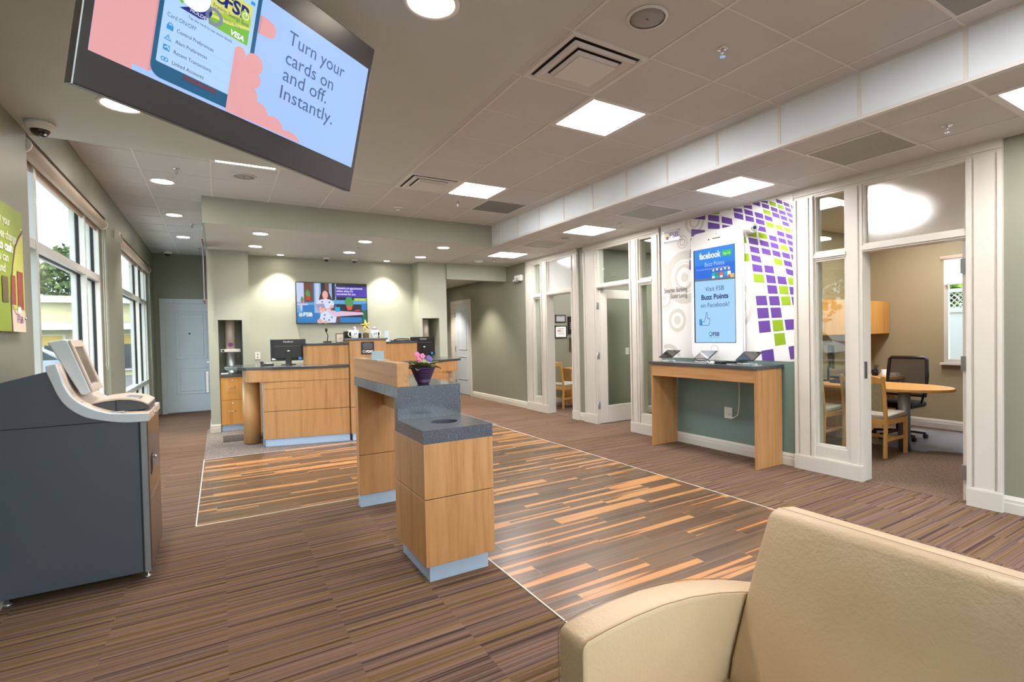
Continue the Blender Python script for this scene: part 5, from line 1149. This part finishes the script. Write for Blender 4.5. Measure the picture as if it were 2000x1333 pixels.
# giant phone
T = thing('phone_shaped_display', (5.07, 4.2, 1.09), 'giant white phone-shaped display showing a blue social media page', 'display')
def rbox(y0, y1, z0, z1, r, n=8):
    P = []
    for cy, cz, a in ((y1-r, z1-r, 0), (y0+r, z1-r, 90), (y0+r, z0+r, 180), (y1-r, z0+r, 270)):
        for i in range(n+1): P.append((cy+r*cos(radians(a+90*i/n)), cz+r*sin(radians(a+90*i/n))))
    return P
ry = rbox(3.83, 4.56, 1.10, 2.665, .11)
m = mb('white_gloss'); m.prism([(5.02, y, z) for y, z in ry], (.09, 0, 0), smooth=True); m.build('body', parent=T, bevel=.012, seg=3)
m = mb('metal_brushed'); m.tube([(5.065, y, z) for y, z in rbox(3.829, 4.561, 1.099, 2.666, .11)], .004, 6, closed=True); m.build('edge_band', parent=T)
m = MB(); p = Plane2D(m, (5.0195, 4.56, 1.10), (0, -1, 0), (0, 0, 1)); p.layer = .0007
A0, A1, B0, B1 = .052, .668, .217, 1.359     # screen
p.rect('f_gap', A0, B0, A1, B1, 1).rect('f_blue', A0+.018, B0+.006, A1-.006, B1-.004, 2); xa, xb = A0+.018, A1-.006
p.rect('f_light', xa, B0+.006, xb, .975, 3).poly('f_band', [(xa, .975), (xb, .955), (xb, .985), (xa, 1.005)], 4); p.rect('f_blue2', xa, 1.16, xb, B1-.004, 3)
p.text('s_white', 'facebook', .145, 1.238, .105, 4, width=.325, bold=.003).poly('f_green', [(.490, 1.235), (.618, 1.235), (.618, 1.300), (.490, 1.300)], 4).text('s_white', 'Sign Up', .555, 1.255, .032, 5, align='CENTER')
p.text('s_pale', 'Buzz Points', .230, 1.140, .075, 4, width=.29).text('s_pale', 'The social rewards program that helps you', .10, 1.103, .026, 4, width=.48)
for i, (x, c1, c2) in enumerate(((.335, 'p_cyan', 's_white'), (.39, 'p_leaf', 'p_cyan'), (.45, 'f_red', 's_white'), (.505, 'p_cyan', 'f_blue2'), (.56, 's_white', 'f_red'))):
    p.rect(c1, x, .99, x+.048, 1.055, 5).rect(c2, x+.005, .99, x+.043, 1.015, 6).disc('f_yellow', x+.024, 1.085+.006*(i % 2), .017, 6).disc('s_white', x+.024, 1.085+.006*(i % 2), .008, 7)
p.rect('f_yellow', .605, .975, .655, 1.02, 5).text('f_navy', 'Visit FSB', .370, .842, .078, 5, align='CENTER', width=.275).text('f_navy', 'Buzz Points', .370, .743, .082, 5, align='CENTER', width=.400, bold=.0032).text('f_navy', 'on Facebook!', .370, .648, .078, 5, align='CENTER', width=.42)
th = [(.175, .475), (.215, .475), (.238, .55), (.240, .585), (.255, .585), (.262, .565), (.258, .515), (.295, .512), (.297, .495), (.288, .44), (.278, .43), (.19, .43), (.175, .44)]
p.line('f_navy', th+[th[0]], .006, 5).rect('s_blue', .138, .432, .172, .505, 5).line('f_navy', [(.138, .432), (.172, .432), (.172, .505), (.138, .505), (.138, .432)], .004, 6)
p.ring('f_green', .305, .325, .018, .028, 5, 24, radians(60), radians(240)).ring('f_navy', .305, .325, .018, .028, 5, 24, radians(240), radians(420)).text('f_navy', 'FSB', .340, .302, .062, 5, width=.095, bold=.002).text('f_band', 'Franklin Savings Bank', .285, .282, .016, 5, width=.145)
m.build('display', parent=T)
m = mb('sign_black'); m.cyl((5.0185, 4.268, 2.561), .009, .002, 16, 'x'); m.build('camera_hole', parent=T); mb('sign_black').cyl((5.0185, 4.156, 2.613), .005, .002, 12, 'x').build('sensor_hole', parent=T); mb('sign_black').box(5.0185, 5.0205, 4.097, 4.212, 2.559, 2.569).build('speaker_slot', parent=T, bevel=.001)
m = mb('grey_grille'); m.tube([(5.019, 4.20+.055*cos(2*pi*i/32), 1.235+.055*sin(2*pi*i/32)) for i in range(32)], .0018, 5, closed=True); m.build('home_button', parent=T)
t = thing('bullet_camera', (4.95, 3.7, 2.58), 'white bullet security camera poking out above the right shoulder of the giant phone display', 'security camera')
m = mb('white_plastic'); A_ = Vector((5.085, 3.785, 2.625)); B2 = Vector((4.95, 3.585, 2.575)); dr = (B2-A_).normalized()
m.tube([A_, A_+dr*.02, B2-dr*.02, B2], [.048, .054, .054, .050], 20); m.build('housing', parent=t)
m = mb('chrome'); m.tube([B2-dr*.002, B2+dr*.012], [.045, .034], 20); m.build('lens_ring', parent=t); m = mb('black_plastic'); m.tube([B2+dr*.012, B2+dr*.014], .02, 14); m.build('lens', parent=t)
m = mb('white_plastic'); m.tube([(5.07, 3.77, 2.612), (5.12, 3.77, 2.62), (W, 3.77, 2.62)], .016, 10); m.build('bracket', parent=t)
mb('metal_brushed').tube([(4.94, 3.585, 2.60), (4.935, 3.56, 2.66), (4.94, 3.56, 2.70)], .003, 6).build('stay', parent=t)
# table
T = thing('tablet_table', (4.9, 4.2, 0), 'tall maple console table with dark stone top against the green wall under the mural', 'table')
y0, y1, x0, x1 = 3.40, 4.957, 4.70, W-.02
for a, nm in ((y0, 'side_panel'), (y1-.03, 'side_panel')): mb('maple').box(x0, x1, a, a+.03, 0, 1.045).build(nm, parent=T, bevel=.002)
mb('maple_y').box(x0, x0+.03, y0+.03, y1-.03, .905, 1.045).build('apron', parent=T, bevel=.002); mb('granite_top').box(x0-.02, W-.006, y0-.02, y1+.02, 1.045, 1.085).build('stone_top', parent=T, bevel=.004)
m = mb('maple_y'); m.box(x1-.02, x1, y0+.03, y1-.03, .90, 1.045); m.build('rear_rail', parent=T)
def tablet(y, label):
    t = thing('tablet', (4.9, y, 1.085), label, 'tablet', 'tablets on the console table')
    u = Vector((.165, -.0, .095)).normalized(); v = Vector((0, 1, 0)); n = u.cross(v)
    c0 = Vector((4.87, y, 1.178)); m = mb('black_plastic')
    P = [c0-u*.085-v*.115, c0+u*.095-v*.115, c0+u*.095+v*.115, c0-u*.085+v*.115]
    m.prism([tuple(q) for q in P], -n*.008 if n.z > 0 else n*.008); m.build('body', parent=t, bevel=.002)
    nz = n if n.z > 0 else -n
    g = mb('smoked_dome'); P = [c0-u*.075-v*.10+nz*.0008, c0+u*.085-v*.10+nz*.0008, c0+u*.085+v*.10+nz*.0008, c0-u*.075+v*.10+nz*.0008]; g.poly([tuple(q) for q in P]); g.build('screen', parent=t)
    s = mb('acrylic_blue'); s.beam((4.90, y, 1.087), (4.895, y, 1.18), .05, .006, (1, 0, 0)); s.box(4.84, 4.94, y-.05, y+.05, 1.085, 1.090); s.build('stand', parent=t)
    c = mb('white_plastic'); P = [(4.80+.03*sin(i*.9)+.01*i/8, y-.16+.035*i, 1.092+.010*abs(sin(i*1.3))) for i in range(9)]; c.tube(P, .004, 6); c.build('charging_cable', parent=t)
tablet(4.80, 'black tablet on a stand, leftmost of three on the console table'); tablet(4.22, 'black tablet on a stand, middle of three on the console table'); tablet(3.62, 'black tablet on a stand, rightmost of three on the console table')
t = thing('power_strip', (4.82, 4.02, 1.085), 'small black power block with white plugs on the console table', 'power block')
mb('black_plastic').box(4.78, 4.86, 3.90, 4.01, 1.085, 1.115).build('body', parent=t, bevel=.004)
m = mb('white_plastic'); m.tube([(4.76+.02*cos(a*.8), 4.0+.05*a/3, 1.10+.012*sin(a*1.7)) for a in range(8)], .005, 6); m.build('cable', parent=t); mb('white_plastic').box(4.75, 4.775, 4.0, 4.05, 1.088, 1.115).build('plug', parent=t, bevel=.003)
t = thing('wall_outlet', (W, 4.12, .47), 'white double outlet plate on the green wall under the console table', 'outlet', 'white outlet plates')
mb('white_plastic').box(W-.008, W, 4.06, 4.175, .405, .54).build('plate', parent=t, bevel=.002)
for y in (4.09, 4.145):
    for z in (.445, .50): mb('white_gloss').box(W-.0095, W-.008, y-.012, y+.012, z-.014, z+.014).build('socket', parent=t)
m = mb('white_plastic'); m.tube([(W-.02, 4.10, .46), (W-.05, 4.08, .45), (W-.06, 4.0, .43), (W-.05, 3.95, .47), (W-.045, 3.93, .60), (W-.045, 3.925, .92), (W-.05, 3.925, 1.04)], .006, 8); m.build('power_cord', parent=T)

# ================= sofa (foreground) =================
S = thing('loveseat', (1.4, .4, 0), 'cream leather loveseat in the lower right foreground facing left', 'sofa')
def arm(yc):
    prof = [(.752, .06), (.748, .40), (.748, .652), (.752, .668), (.765, .678), (.83, .686), (.92, .692), (1.03, .692), (1.14, .682), (1.26, .660), (1.36, .635), (1.46, .606), (1.60, .56), (1.60, .50), (1.56, .30), (1.50, .06)]
    w = .11; m = mb('leather'); m.prism([(x, yc-w/2, z) for x, z in prof], (0, w, 0), smooth=True); o = m.build('armrest', parent=S, bevel=.014, seg=3)
    for s in (-1, 1):
        m = mb('leather_seam'); m.tube([(x, yc+s*(w/2-.0005), z) for x, z in prof[:13]], .0013, 5); m.build('piping', parent=o)
arm(1.105); arm(-.30)
# leaning back
bp_ = [(1.27, .33), (1.30, .45), (1.355, .58), (1.42, .72), (1.487, .848), (1.505, .866), (1.54, .872), (1.61, .862), (1.66, .835), (1.63, .60), (1.58, .33)]
m = mb('leather'); m.prism([(x, -.235, z) for x, z in bp_], (0, 1.28, 0), smooth=True); b0 = m.build('backrest', parent=S, bevel=.018, seg=3)
m = mb('leather_seam'); P = [(1.535, -.2, .8735), (1.535, 1.03, .8735)]; m.tube(P, .0007, 5); m.build('stitching', parent=b0)
def cushion(y0, y1):
    m = mb('leather'); X0, X1 = .76, 1.33; z0, z1 = .27, .43; n = 12
    vs_ = []
    for i in range(n+1):
        for j in range(n+1):
            u, v = i/n, j/n; e = (1-abs(2*u-1)**5)*(1-abs(2*v-1)**5); vs_.append((X0+(X1-X0)*u, y0+(y1-y0)*v, z1-.045+.045*e))
    b = m.add(vs_)
    for i in range(n):
        for j in range(n): k = b+i*(n+1)+j; m.face((k, k+n+1, k+n+2, k+1), True)
    m.box(X0, X1, y0, y1, z0, z1-.044); m.build('seat_cushion', parent=S)
cushion(-.235, .40); cushion(.405, 1.048)
mb('leather').box(.79, 1.58, -.235, 1.05, .10, .27).build('base', parent=S, bevel=.01)
for x in (.82, 1.48):
    for y in (-.3, 1.1): mb('black_plastic').cyl((x, y, 0), .025, .062, 14).build('foot', parent=S)

# ================= near office =================
def guest_chair(x, y, label, group='guest chairs at the peninsula desk', rz=0.0, first=[None]):
    if first[0] is not None: return dup(first[0], (x, y, 0), rz, label, group)
    t = thing('guest_chair', (0, 0, 0), label, 'chair', group)
    for s in (-1, 1):
        y_ = s*.225
        m = mb('chair_wood'); m.prism([(-.27, y_-.018, 0), (-.235, y_-.018, 0), (-.215, y_-.018, .42), (-.25, y_-.018, .70), (-.285, y_-.018, .92), (-.315, y_-.018, .92), (-.275, y_-.018, .68), (-.25, y_-.018, .42)], (0, .036, 0)); m.build('rear_leg', parent=t, bevel=.004)
        m = mb('chair_wood'); m.box(.20, .24, y_-.018, y_+.018, 0, .43); m.build('leg', parent=t, bevel=.004)
        m = mb('chair_wood'); m.beam((-.24, y_, .40), (.22, y_, .40), .022, .06); m.beam((-.25, y_, .20), (.22, y_, .20), .02, .035); m.build('side_rail', parent=t, bevel=.003)
    for x_, z in ((.22, .40), (-.235, .40), (.0, .20)):
        m = mb('chair_wood'); m.beam((x_, -.22, z), (x_, .22, z), .02, .06 if z > .3 else .035); m.build('stretcher', parent=t, bevel=.003)
    m = mb('chair_wood'); n = 10; top = [(-.22+.44*i/n, .895+.035*sin(pi*i/n)) for i in range(n+1)]
    m.prism([(-.312, yy, zz) for yy, zz in top]+[(-.298, .22, .835), (-.298, -.22, .835)], (.026, 0, 0)); m.build('top_rail', parent=t, bevel=.004)
    m = mb('chair_fabric'); m.prism([(-.262, -.205, .52), (-.232, -.205, .52), (-.275, -.205, .84), (-.305, -.205, .84)], (0, .41, 0)); m.build('back_panel', parent=t, bevel=.008)
    m = mb('seat_fabric'); m.prism([(-.22, -.235, .425), (.245, -.235, .435), (.25, -.235, .475), (.20, -.235, .495), (-.22, -.235, .475)], (0, .47, 0)); m.build('seat', parent=t, bevel=.015, seg=3)
    first[0] = t; t.location = (x, y, 0); t.rotation_euler.z = rz; return t
guest_chair(6.48, 3.10, 'light wood guest chair with tan back seen through the near office doorway')
guest_chair(6.48, 3.80, 'light wood guest chair seen through the glass sidelight of the near office')
t = thing('peninsula_desk', (7.07, 3.3, 0), 'oval-ended wooden peninsula desk on a grey round column in the near office', 'desk')
P = []; n = 16
P = [(6.62, 4.29), (6.62, 3.15)]+[(7.06-.44*cos(pi*i/n), 3.15-.62*sin(pi*i/n)) for i in range(1, n)]+[(7.50, 3.15), (7.50, 4.29)]
m = mb('desk_wood'); m.prism([(x, y, .705) for x, y in P], (0, 0, .035)); m.build('desktop', parent=t, bevel=.006)
mb('column_grey').cyl((6.80, 2.93, 0), .062, .705, 26).build('round_column', parent=t); mb('chair_wood').box(7.0, 7.04, 3.6, 4.29, .0, .705).build('modesty_panel', parent=t)
t = thing('credenza', (8.0, 4.0, 0), 'wooden credenza along the office side wall beneath the overhead cabinet', 'credenza')
mb('desk_wood').box(7.51, 8.68, 3.72, 4.29, .70, .74).build('top', parent=t, bevel=.004); mb('chair_wood').box(7.55, 8.05, 3.76, 4.28, 0, .70).build('pedestal', parent=t); mb('chair_wood').box(8.6, 8.66, 3.76, 4.28, 0, .70).build('end_panel', parent=t)
t = thing('overhead_cabinet', (7.8, 4.1, 1.6), 'orange maple overhead cabinet on the office side wall', 'cabinet')
mb('maple_orange').box(6.84, 8.68, 3.95, 4.295, 1.37, 1.86).build('carcass', parent=t)
for i in range(3): mb('maple_orange').box(6.85+i*.61, 6.85+(i+1)*.61-.006, 3.93, 3.95, 1.375, 1.855).build('door', parent=t, bevel=.002)
t = thing('office_chair', (7.55, 3.30, 0), 'black mesh office chair behind the peninsula desk', 'office chair')
cx, cy = 7.55, 3.32
for a in range(5):
    an = radians(a*72+20); ex, ey = cx+.30*cos(an), cy+.30*sin(an)
    mb('black_plastic').beam((cx, cy, .11), (ex, ey, .075), .04, .03).build('base_arm', parent=t, bevel=.005)
    m = mb('black_rubber'); m.lathe([(.028, -.02), (.028, .02)], (ex, ey, .037), 16, 'y'); m.build('caster', parent=t)
mb('black_plastic').cyl((cx, cy, .09), .03, .33, 16).build('gas_column', parent=t)
m = mb('black_matte'); m.box(cx-.25, cx+.22, cy-.25, cy+.25, .42, .50); m.build('seat', parent=t, bevel=.04, seg=3)
m = mb('black_plastic'); P = [(cx+.20, cy-.235, .56), (cx+.24, cy-.235, .8), (cx+.27, cy-.225, 1.03), (cx+.275, cy-.20, 1.055), (cx+.275, cy+.20, 1.055), (cx+.27, cy+.225, 1.03), (cx+.24, cy+.235, .8), (cx+.20, cy+.235, .56)]; m.tube(P, .022, 8, closed=True); m.build('back_frame', parent=t)
m = mb('mesh_fabric'); m.poly([(cx+.20, cy-.23, .56), (cx+.20, cy+.23, .56), (cx+.24, cy+.23, .8), (cx+.24, cy-.23, .8)]); m.poly([(cx+.24, cy-.23, .8), (cx+.24, cy+.23, .8), (cx+.272, cy+.215, 1.05), (cx+.272, cy-.215, 1.05)]); m.build('back_mesh', parent=t)
for s in (-1, 1): m = mb('black_plastic'); m.tube([(cx+.05, cy+s*.24, .46), (cx+.05, cy+s*.28, .62), (cx+.0, cy+s*.28, .66)], .014, 8); m.box(cx-.12, cx+.10, cy+s*.28-.035, cy+s*.28+.035, .655, .68); m.build('armrest', parent=t, bevel=.008)
mb('black_plastic').beam((cx+.14, cy, .44), (cx+.245, cy, .70), .07, .03, (1, 0, 0)).build('back_support', parent=t)
m = mb('mat_clear'); m.prism([(x, y, .003) for x, y in [(6.90, 2.76), (7.02, 2.75), (7.1, 2.62), (7.15, 2.45), (7.3, 2.38), (8.4, 2.38), (8.5, 2.5), (8.5, 3.58), (6.92, 3.58), (6.90, 3.5)]], (0, 0, .004)); o = m.build('chair_mat'); tag(o, 'clear plastic chair mat on the carpet of the near office', 'chair mat')
t = thing('desk_monitor', (7.05, 4.0, .74), 'black monitor on an arm seen through the near office sidelight', 'monitor')
mb('black_plastic').beam((6.98, 3.86, 1.08), (7.30, 4.1, 1.08), .03, .32).build('screen', parent=t, bevel=.004); m = mb('black_plastic'); m.tube([(7.14, 4.02, .74), (7.14, 4.02, .92), (7.16, 3.98, 1.06)], .016, 8); m.build('arm', parent=t); mb('black_plastic').box(7.05, 7.22, 3.95, 4.1, .74, .755).build('foot', parent=t)
t = thing('desk_telephone', (6.95, 3.78, .74), 'dark desk telephone with raised handset on the peninsula desk', 'telephone')
mb('black_plastic').prism([(6.88, 3.68, .74), (7.05, 3.68, .74), (7.05, 3.68, .80), (6.88, 3.68, .76)], (0, .18, 0)).build('base', parent=t, bevel=.005); mb('sign_black').beam((6.92, 3.70, .815), (6.92, 3.87, .815), .04, .03).build('handset', parent=t, bevel=.008)
t = thing('stapler', (8.2, 4.02, .74), 'black stapler and tape on the credenza', 'desk tools')
mb('black_plastic').beam((8.1, 3.98, .79), (8.3, 4.03, .81), .04, .06).build('stapler_body', parent=t, bevel=.005); mb('black_matte').cyl((8.38, 4.0, .74), .04, .09, 16).build('pen_cup', parent=t)
for a in range(4): mb('black_plastic').tube([(8.38+.01*a-.015, 4.0, .80), (8.36+.02*a, 4.0-.01*a, .90)], .004, 5).build('pen', parent=t)
t = thing('white_mug', (8.45, 3.95, .74), 'white coffee mug on the credenza', 'mug')
mb('white_gloss').lathe([(.036, 0), (.04, .09), (.036, .09), (.034, .01), (.001, .008)], (8.47, 3.92, .74), 22, cap=False).build('cup', parent=t); mb('white_gloss').tube([(8.47, 3.88, .81), (8.47, 3.855, .81), (8.47, 3.85, .785), (8.47, 3.88, .76)], .005, 6).build('handle', parent=t)
simple('paper_stack', 'stack of white papers on the credenza beside the mug', 'papers', 'paper_white', lambda m: m.box(8.52, 8.66, 3.78, 4.0, .74, .775))

# ================= far and middle offices =================
def frame(x0, x1, z0, z1, label, bw=.018, inner='paper_white', fm='black_plastic', y=9.3):
    t = thing('wall_frame', ((x0+x1)/2, y, (z0+z1)/2), label, 'picture frame', 'framed certificates in the far office')
    m = mb(fm)
    for a, b_, c, d_ in ((x0, x1, z0, z0+bw), (x0, x1, z1-bw, z1), (x0, x0+bw, z0, z1), (x1-bw, x1, z0, z1)): m.box(a, b_, y-.022, y-.002, c, d_)
    m.build('frame', parent=t, bevel=.002); m = mb(inner).box(x0+bw, x1-bw, y-.012, y-.004, z0+bw, z1-bw); p = Plane2D(m, (x0+bw, y-.012, z0+bw), (1, 0, 0), (0, 0, 1)); w_, h_ = x1-x0-2*bw, z1-z0-2*bw
    for i in range(5): p.rect('sign_grey' if i else 'ink_dark', w_*.2, h_*(.75-.12*i), w_*.8, h_*(.79-.12*i), 1)
    if x0 < 6.1 and z0 < 1.5: p.rect('candy_red', w_*.15, h_*.55, w_*.5, h_*.62, 2)
    m.build('picture', parent=t)
frame(6.075, 6.335, 1.715, 1.875, 'small dark-framed certificate, upper left on the far office wall', inner='sign_grey'); frame(6.055, 6.36, 1.38, 1.645, 'larger framed certificate on white paper below the small one'); frame(6.39, 6.62, 1.46, 1.84, 'dark framed board cut off by the far office door post', inner='sign_black')
t = thing('wall_file_holder', (6.5, 9.3, 1.25), 'brown wall file holder under the frames in the far office', 'file holder')
m = mb('brick_dark'); m.prism([(6.43, 9.3, 1.10), (6.43, 9.26, 1.10), (6.43, 9.22, 1.36), (6.43, 9.3, 1.40)], (.22, 0, 0)); m.build('pocket', parent=t)
guest_chair(5.83, 8.62, 'light wood chair, left one of two in the far office doorway', 'chairs in the far office', radians(8)); guest_chair(6.42, 8.42, 'light wood chair, right one of two in the far office doorway', 'chairs in the far office', radians(8))
t = thing('far_office_desk', (7.0, 8.8, 0), 'light wood desk behind the two chairs in the far office', 'desk')
mb('desk_wood').box(6.20, 8.3, 8.93, 9.28, .70, .74).build('top', parent=t, bevel=.004); mb('chair_wood').box(6.22, 6.26, 8.95, 9.27, 0, .70).build('end_panel', parent=t); mb('chair_wood').box(6.26, 7.9, 9.18, 9.2, .1, .70).build('modesty_panel', parent=t)
t = thing('wall_outlet', (W, 5.9, .7), 'white outlet plate on the middle office wall seen through its sidelight', 'outlet', 'white outlet plates')
mb('white_plastic').box(6.33, 6.41, 7.012, 7.02, .42, .54).build('plate', parent=t); mb('grey_grille').box(6.355, 6.385, 7.010, 7.012, .44, .52).build('socket', parent=t)
t = thing('light_switch', (6.6, 7.02, 1.15), 'white light switch on the middle office wall behind the open glass door', 'switch')
mb('white_plastic').box(6.05, 6.13, 7.012, 7.02, 1.08, 1.20).build('plate', parent=t); mb('white_gloss').box(6.08, 6.10, 7.006, 7.012, 1.12, 1.16).build('toggle', parent=t)
# banner and leaflet pocket on the corridor side of the left pier
t = thing('hanging_banner', (-.17, 9.35, 2.5), 'narrow hanging banner seen edge-on left of the teller pier', 'banner')
m = mb('cloth_lilac'); m.box(-.163, -.159, 9.05, 9.6, 2.05, 2.92); m.build('cloth', parent=t); mb('brick_red').box(-.17, -.15, 9.03, 9.62, 2.92, 2.935).build('rail', parent=t); mb('brick_red').box(-.17, -.15, 9.03, 9.62, 2.03, 2.05).build('bottom_bar', parent=t)
for y in (9.1, 9.55): mb('metal_brushed').tube([(-.16, y, 2.93), (-.16, y, 3.24)], .002, 5).build('wire', parent=t)
t = thing('leaflet_holder', (-.15, 9.9, 1.0), 'clear acrylic leaflet holder on the corridor side of the teller pier', 'leaflet holder')
mb('glass_acrylic').box(-.20, -.135, 9.85, 10.1, .62, .98).build('pocket', parent=t); mb('paper_white').box(-.18, -.15, 9.87, 10.08, .64, .96).build('leaflets', parent=t)
# ================= outdoors =================
o = mb('asphalt').box(-60, -1.33, -30, 70, -.16, -.10).box(-60, 60, -60, -2.31, -.16, -.10).box(8.81, 40, -2.31, 40, -.16, -.10).build('ground_outside'); struct(o)
tag(mb('grass').box(-13.5, -9.5, 2, 26, -.10, -.09).box(-29, -20, -10, 30, -.10, -.09).build('lawn_strip'), 'green lawn strips beyond the car park', 'lawn', kind='stuff')
tag(mb('curb').box(-9.5, -9.3, 2, 26, -.10, .05).box(-13.7, -13.5, 2, 26, -.10, .05).build('kerb'), 'pale kerb stones beside the lawn strip', 'kerb')
tag(mb('curb').box(-7.0, -2.2, 17.0, 17.12, -.10, -.095).box(-7.0, -2.2, 20.0, 20.12, -.10, -.095).box(-7.0, -2.2, 23.0, 23.12, -.10, -.095).build('parking_lines'), 'white painted parking lines outside the left windows', 'parking lines')
tag(mb('curb').box(-3.2, -1.33, -2, 14, -.10, -.02).build('pavement'), 'pale concrete walkway just outside the left windows', 'pavement')
# retail building across the car park
B = thing('shop_building', (-12, 33, 0), 'pale yellow one-storey shop building with white bands across the car park', 'building')
mb('ext_siding').box(-30, 4, 32, 44, -.1, 3.4).build('wall', parent=B); mb('ext_white').box(-30.2, 4.2, 31.7, 44.2, 3.35, 3.65).build('cornice', parent=B); mb('ext_white').box(-30.1, 4.1, 31.3, 32, 2.1, 2.38).build('canopy_band', parent=B); mb('ext_roof').box(-30.1, 4.1, 31.5, 32.0, 2.38, 2.44).build('canopy_roof', parent=B)
for i in range(10): x = -28+i*3.2; mb('ext_white').box(x, x+.3, 31.85, 32, -.1, 3.35).build('pilaster', parent=B)
for i in range(9):
    x = -27.4+i*3.2; w_ = mb('ext_white').box(x, x+2.3, 31.9, 31.98, .15, 1.9).build('shop_window', parent=B); g = mb('car_glass')
    for k in range(3): g.box(x+.08+k*.75, x+.75+k*.75, 31.86, 31.9, .25, 1.4)
    g.build('pane', parent=w_); mb('ext_awning').box(x+.08, x+2.2, 31.84, 31.9, 1.42, 1.85).build('awning', parent=w_)
# trees
def tree(x, y, h, r, label, mat='foliage', seed=0, group='trees beyond the car park'):
    rnd = random.Random(seed); t = thing('tree', (x, y, -.08), label, 'tree', group)
    mb('bark').tube([(x, y, -.088), (x+.1, y, h*.3), (x, y+.1, h*.6)], [.22, .17, .1], 8).build('trunk', parent=t)
    m = mb(mat)
    for i in range(3200):
        th, ph = rnd.random()*2*pi, math.acos(2*rnd.random()-1); rr = r*(.55+.45*rnd.random()**.5)*(1+.25*sin(3*th+seed)*sin(2*ph))
        c = Vector((x+rr*sin(ph)*cos(th), y+rr*sin(ph)*sin(th), h*.62+rr*cos(ph)*1.15)); s = .10+.16*rnd.random()*(r/3)
        a = Vector((rnd.uniform(-1, 1), rnd.uniform(-1, 1), rnd.uniform(-1, 1))).normalized()*s; b_ = a.cross(Vector((rnd.uniform(-1, 1), rnd.uniform(-1, 1), rnd.uniform(-1, 1)))).normalized()*s
        m.poly([c-a, c+b_, c+a, c-b_])
    m.build('crown', parent=t)
for i, (x, y, h, r, l) in enumerate(((-8.9, 50, 8.2, 2.7, 'tree above the shop roof seen through the middle of the first window'), (-19, 52, 9, 3.6, 'tree behind the shop, farther left'), (-2.0, 50, 7, 2.4, 'tree behind the shop seen through the second window'),
                       (-24, 6, 9, 3.0, 'tree on the far lawn level with the first window'), (-24, 14.2, 10, 3.4, 'broad tree on the far lawn, second from the left'), (-24, 22, 9, 3.2, 'tree on the far lawn, third from the left'), (-33.5, 30, 11, 3.2, 'tall tree on the far lawn near the shop'), (-24, -2, 9, 3.2, 'tree on the far lawn behind the viewpoint'))):
    tree(x, y, h, r, l, 'foliage', i)
tree(13.9, 6.0, 5.0, 1.5, 'bright green tree above the white fence outside the near office', 'foliage_light', 21, 'trees outside the near office'); tree(13.8, 1.6, 4.6, 1.5, 'smaller bright tree above the white fence outside the near office', 'foliage_light', 22, 'trees outside the near office')
# cars
def car(x, y, rz, mat, label):
    t = thing('car', (0, 0, 0), label, 'car', 'parked cars')
    body = [(-2.2, .35), (-2.15, .75), (-1.5, .95), (-1.0, 1.45), (.9, 1.5), (1.75, 1.0), (2.2, .9), (2.25, .35)]
    mb(mat).prism([(a, -.85, z) for a, z in body], (0, 1.7, 0)).build('body', parent=t, bevel=.08, seg=3)
    m = mb('car_glass')
    for s in (-.856, .853): m.prism([(-1.25, s, .98), (-.92, s, 1.38), (.0, s, 1.42), (.0, s, .98)], (0, .004, 0)).prism([(.08, s, .98), (.08, s, 1.42), (.85, s, 1.42), (1.45, s, .98)], (0, .004, 0))
    m.prism([(-1.5, -.7, .97), (-1.03, -.7, 1.42), (-1.03, .7, 1.42), (-1.5, .7, .97)], (-.01, 0, .01)); m.build('windows', parent=t)
    for a in (-1.4, 1.4):
        for s in (-.86, .70): w_ = mb('tyre').cyl((a, s, .33), .33, .16, 24, 'y').build('wheel', parent=t); mb('metal_brushed').cyl((a, s-.005 if s < 0 else s+.005, .33), .2, .16, 20, 'y').build('hubcap', parent=w_)
    m = mb('candy_red'); m.box(2.2, 2.26, -.8, -.55, .7, .85).box(2.2, 2.26, .55, .8, .7, .85); m.build('tail_light', parent=t)
    t.location = (x, y, -.1); t.rotation_euler.z = rz
car(-6.6, 26.5, radians(12), 'car_silver', 'silver car parked outside, seen low through the first window'); car(-16.0, 10.5, radians(86), 'car_white', 'white car by the far lawn mirrored in the office glass'); car(-16.0, 16.5, radians(94), 'car_white', 'white car by the far lawn, farther along')
# white vinyl fence with lattice outside the near office
F = thing('vinyl_fence', (10.6, 3.2, 0), 'white vinyl privacy fence with a lattice top outside the near office window', 'fence')
for y in (1.2, 2.95, 4.02, 5.6): mb('vinyl_white').box(10.5, 10.62, y-.06, y+.06, -.1, 2.35 if y != 4.02 else 2.12).build('post', parent=F, bevel=.01)
mb('vinyl_white').box(10.54, 10.58, 1.2, 5.6, -.1, 1.72).build('panel', parent=F); mb('vinyl_white').box(10.52, 10.60, 1.2, 5.6, 1.70, 1.78).build('rail', parent=F); mb('vinyl_white').box(10.52, 10.60, 1.2, 5.6, 2.04, 2.10).build('rail', parent=F)
m = mb('vinyl_white'); k = 0
for i in range(64):
    y = 1.0+i*.085
    if y+.28 < 5.6 and y > 1.1: m.beam((10.555, y, 1.76), (10.555, y+.28, 2.05), .006, .026, (1, 0, 0)); m.beam((10.565, y+.28, 1.76), (10.565, y, 2.05), .006, .026, (1, 0, 0))
m.build('lattice', parent=F)
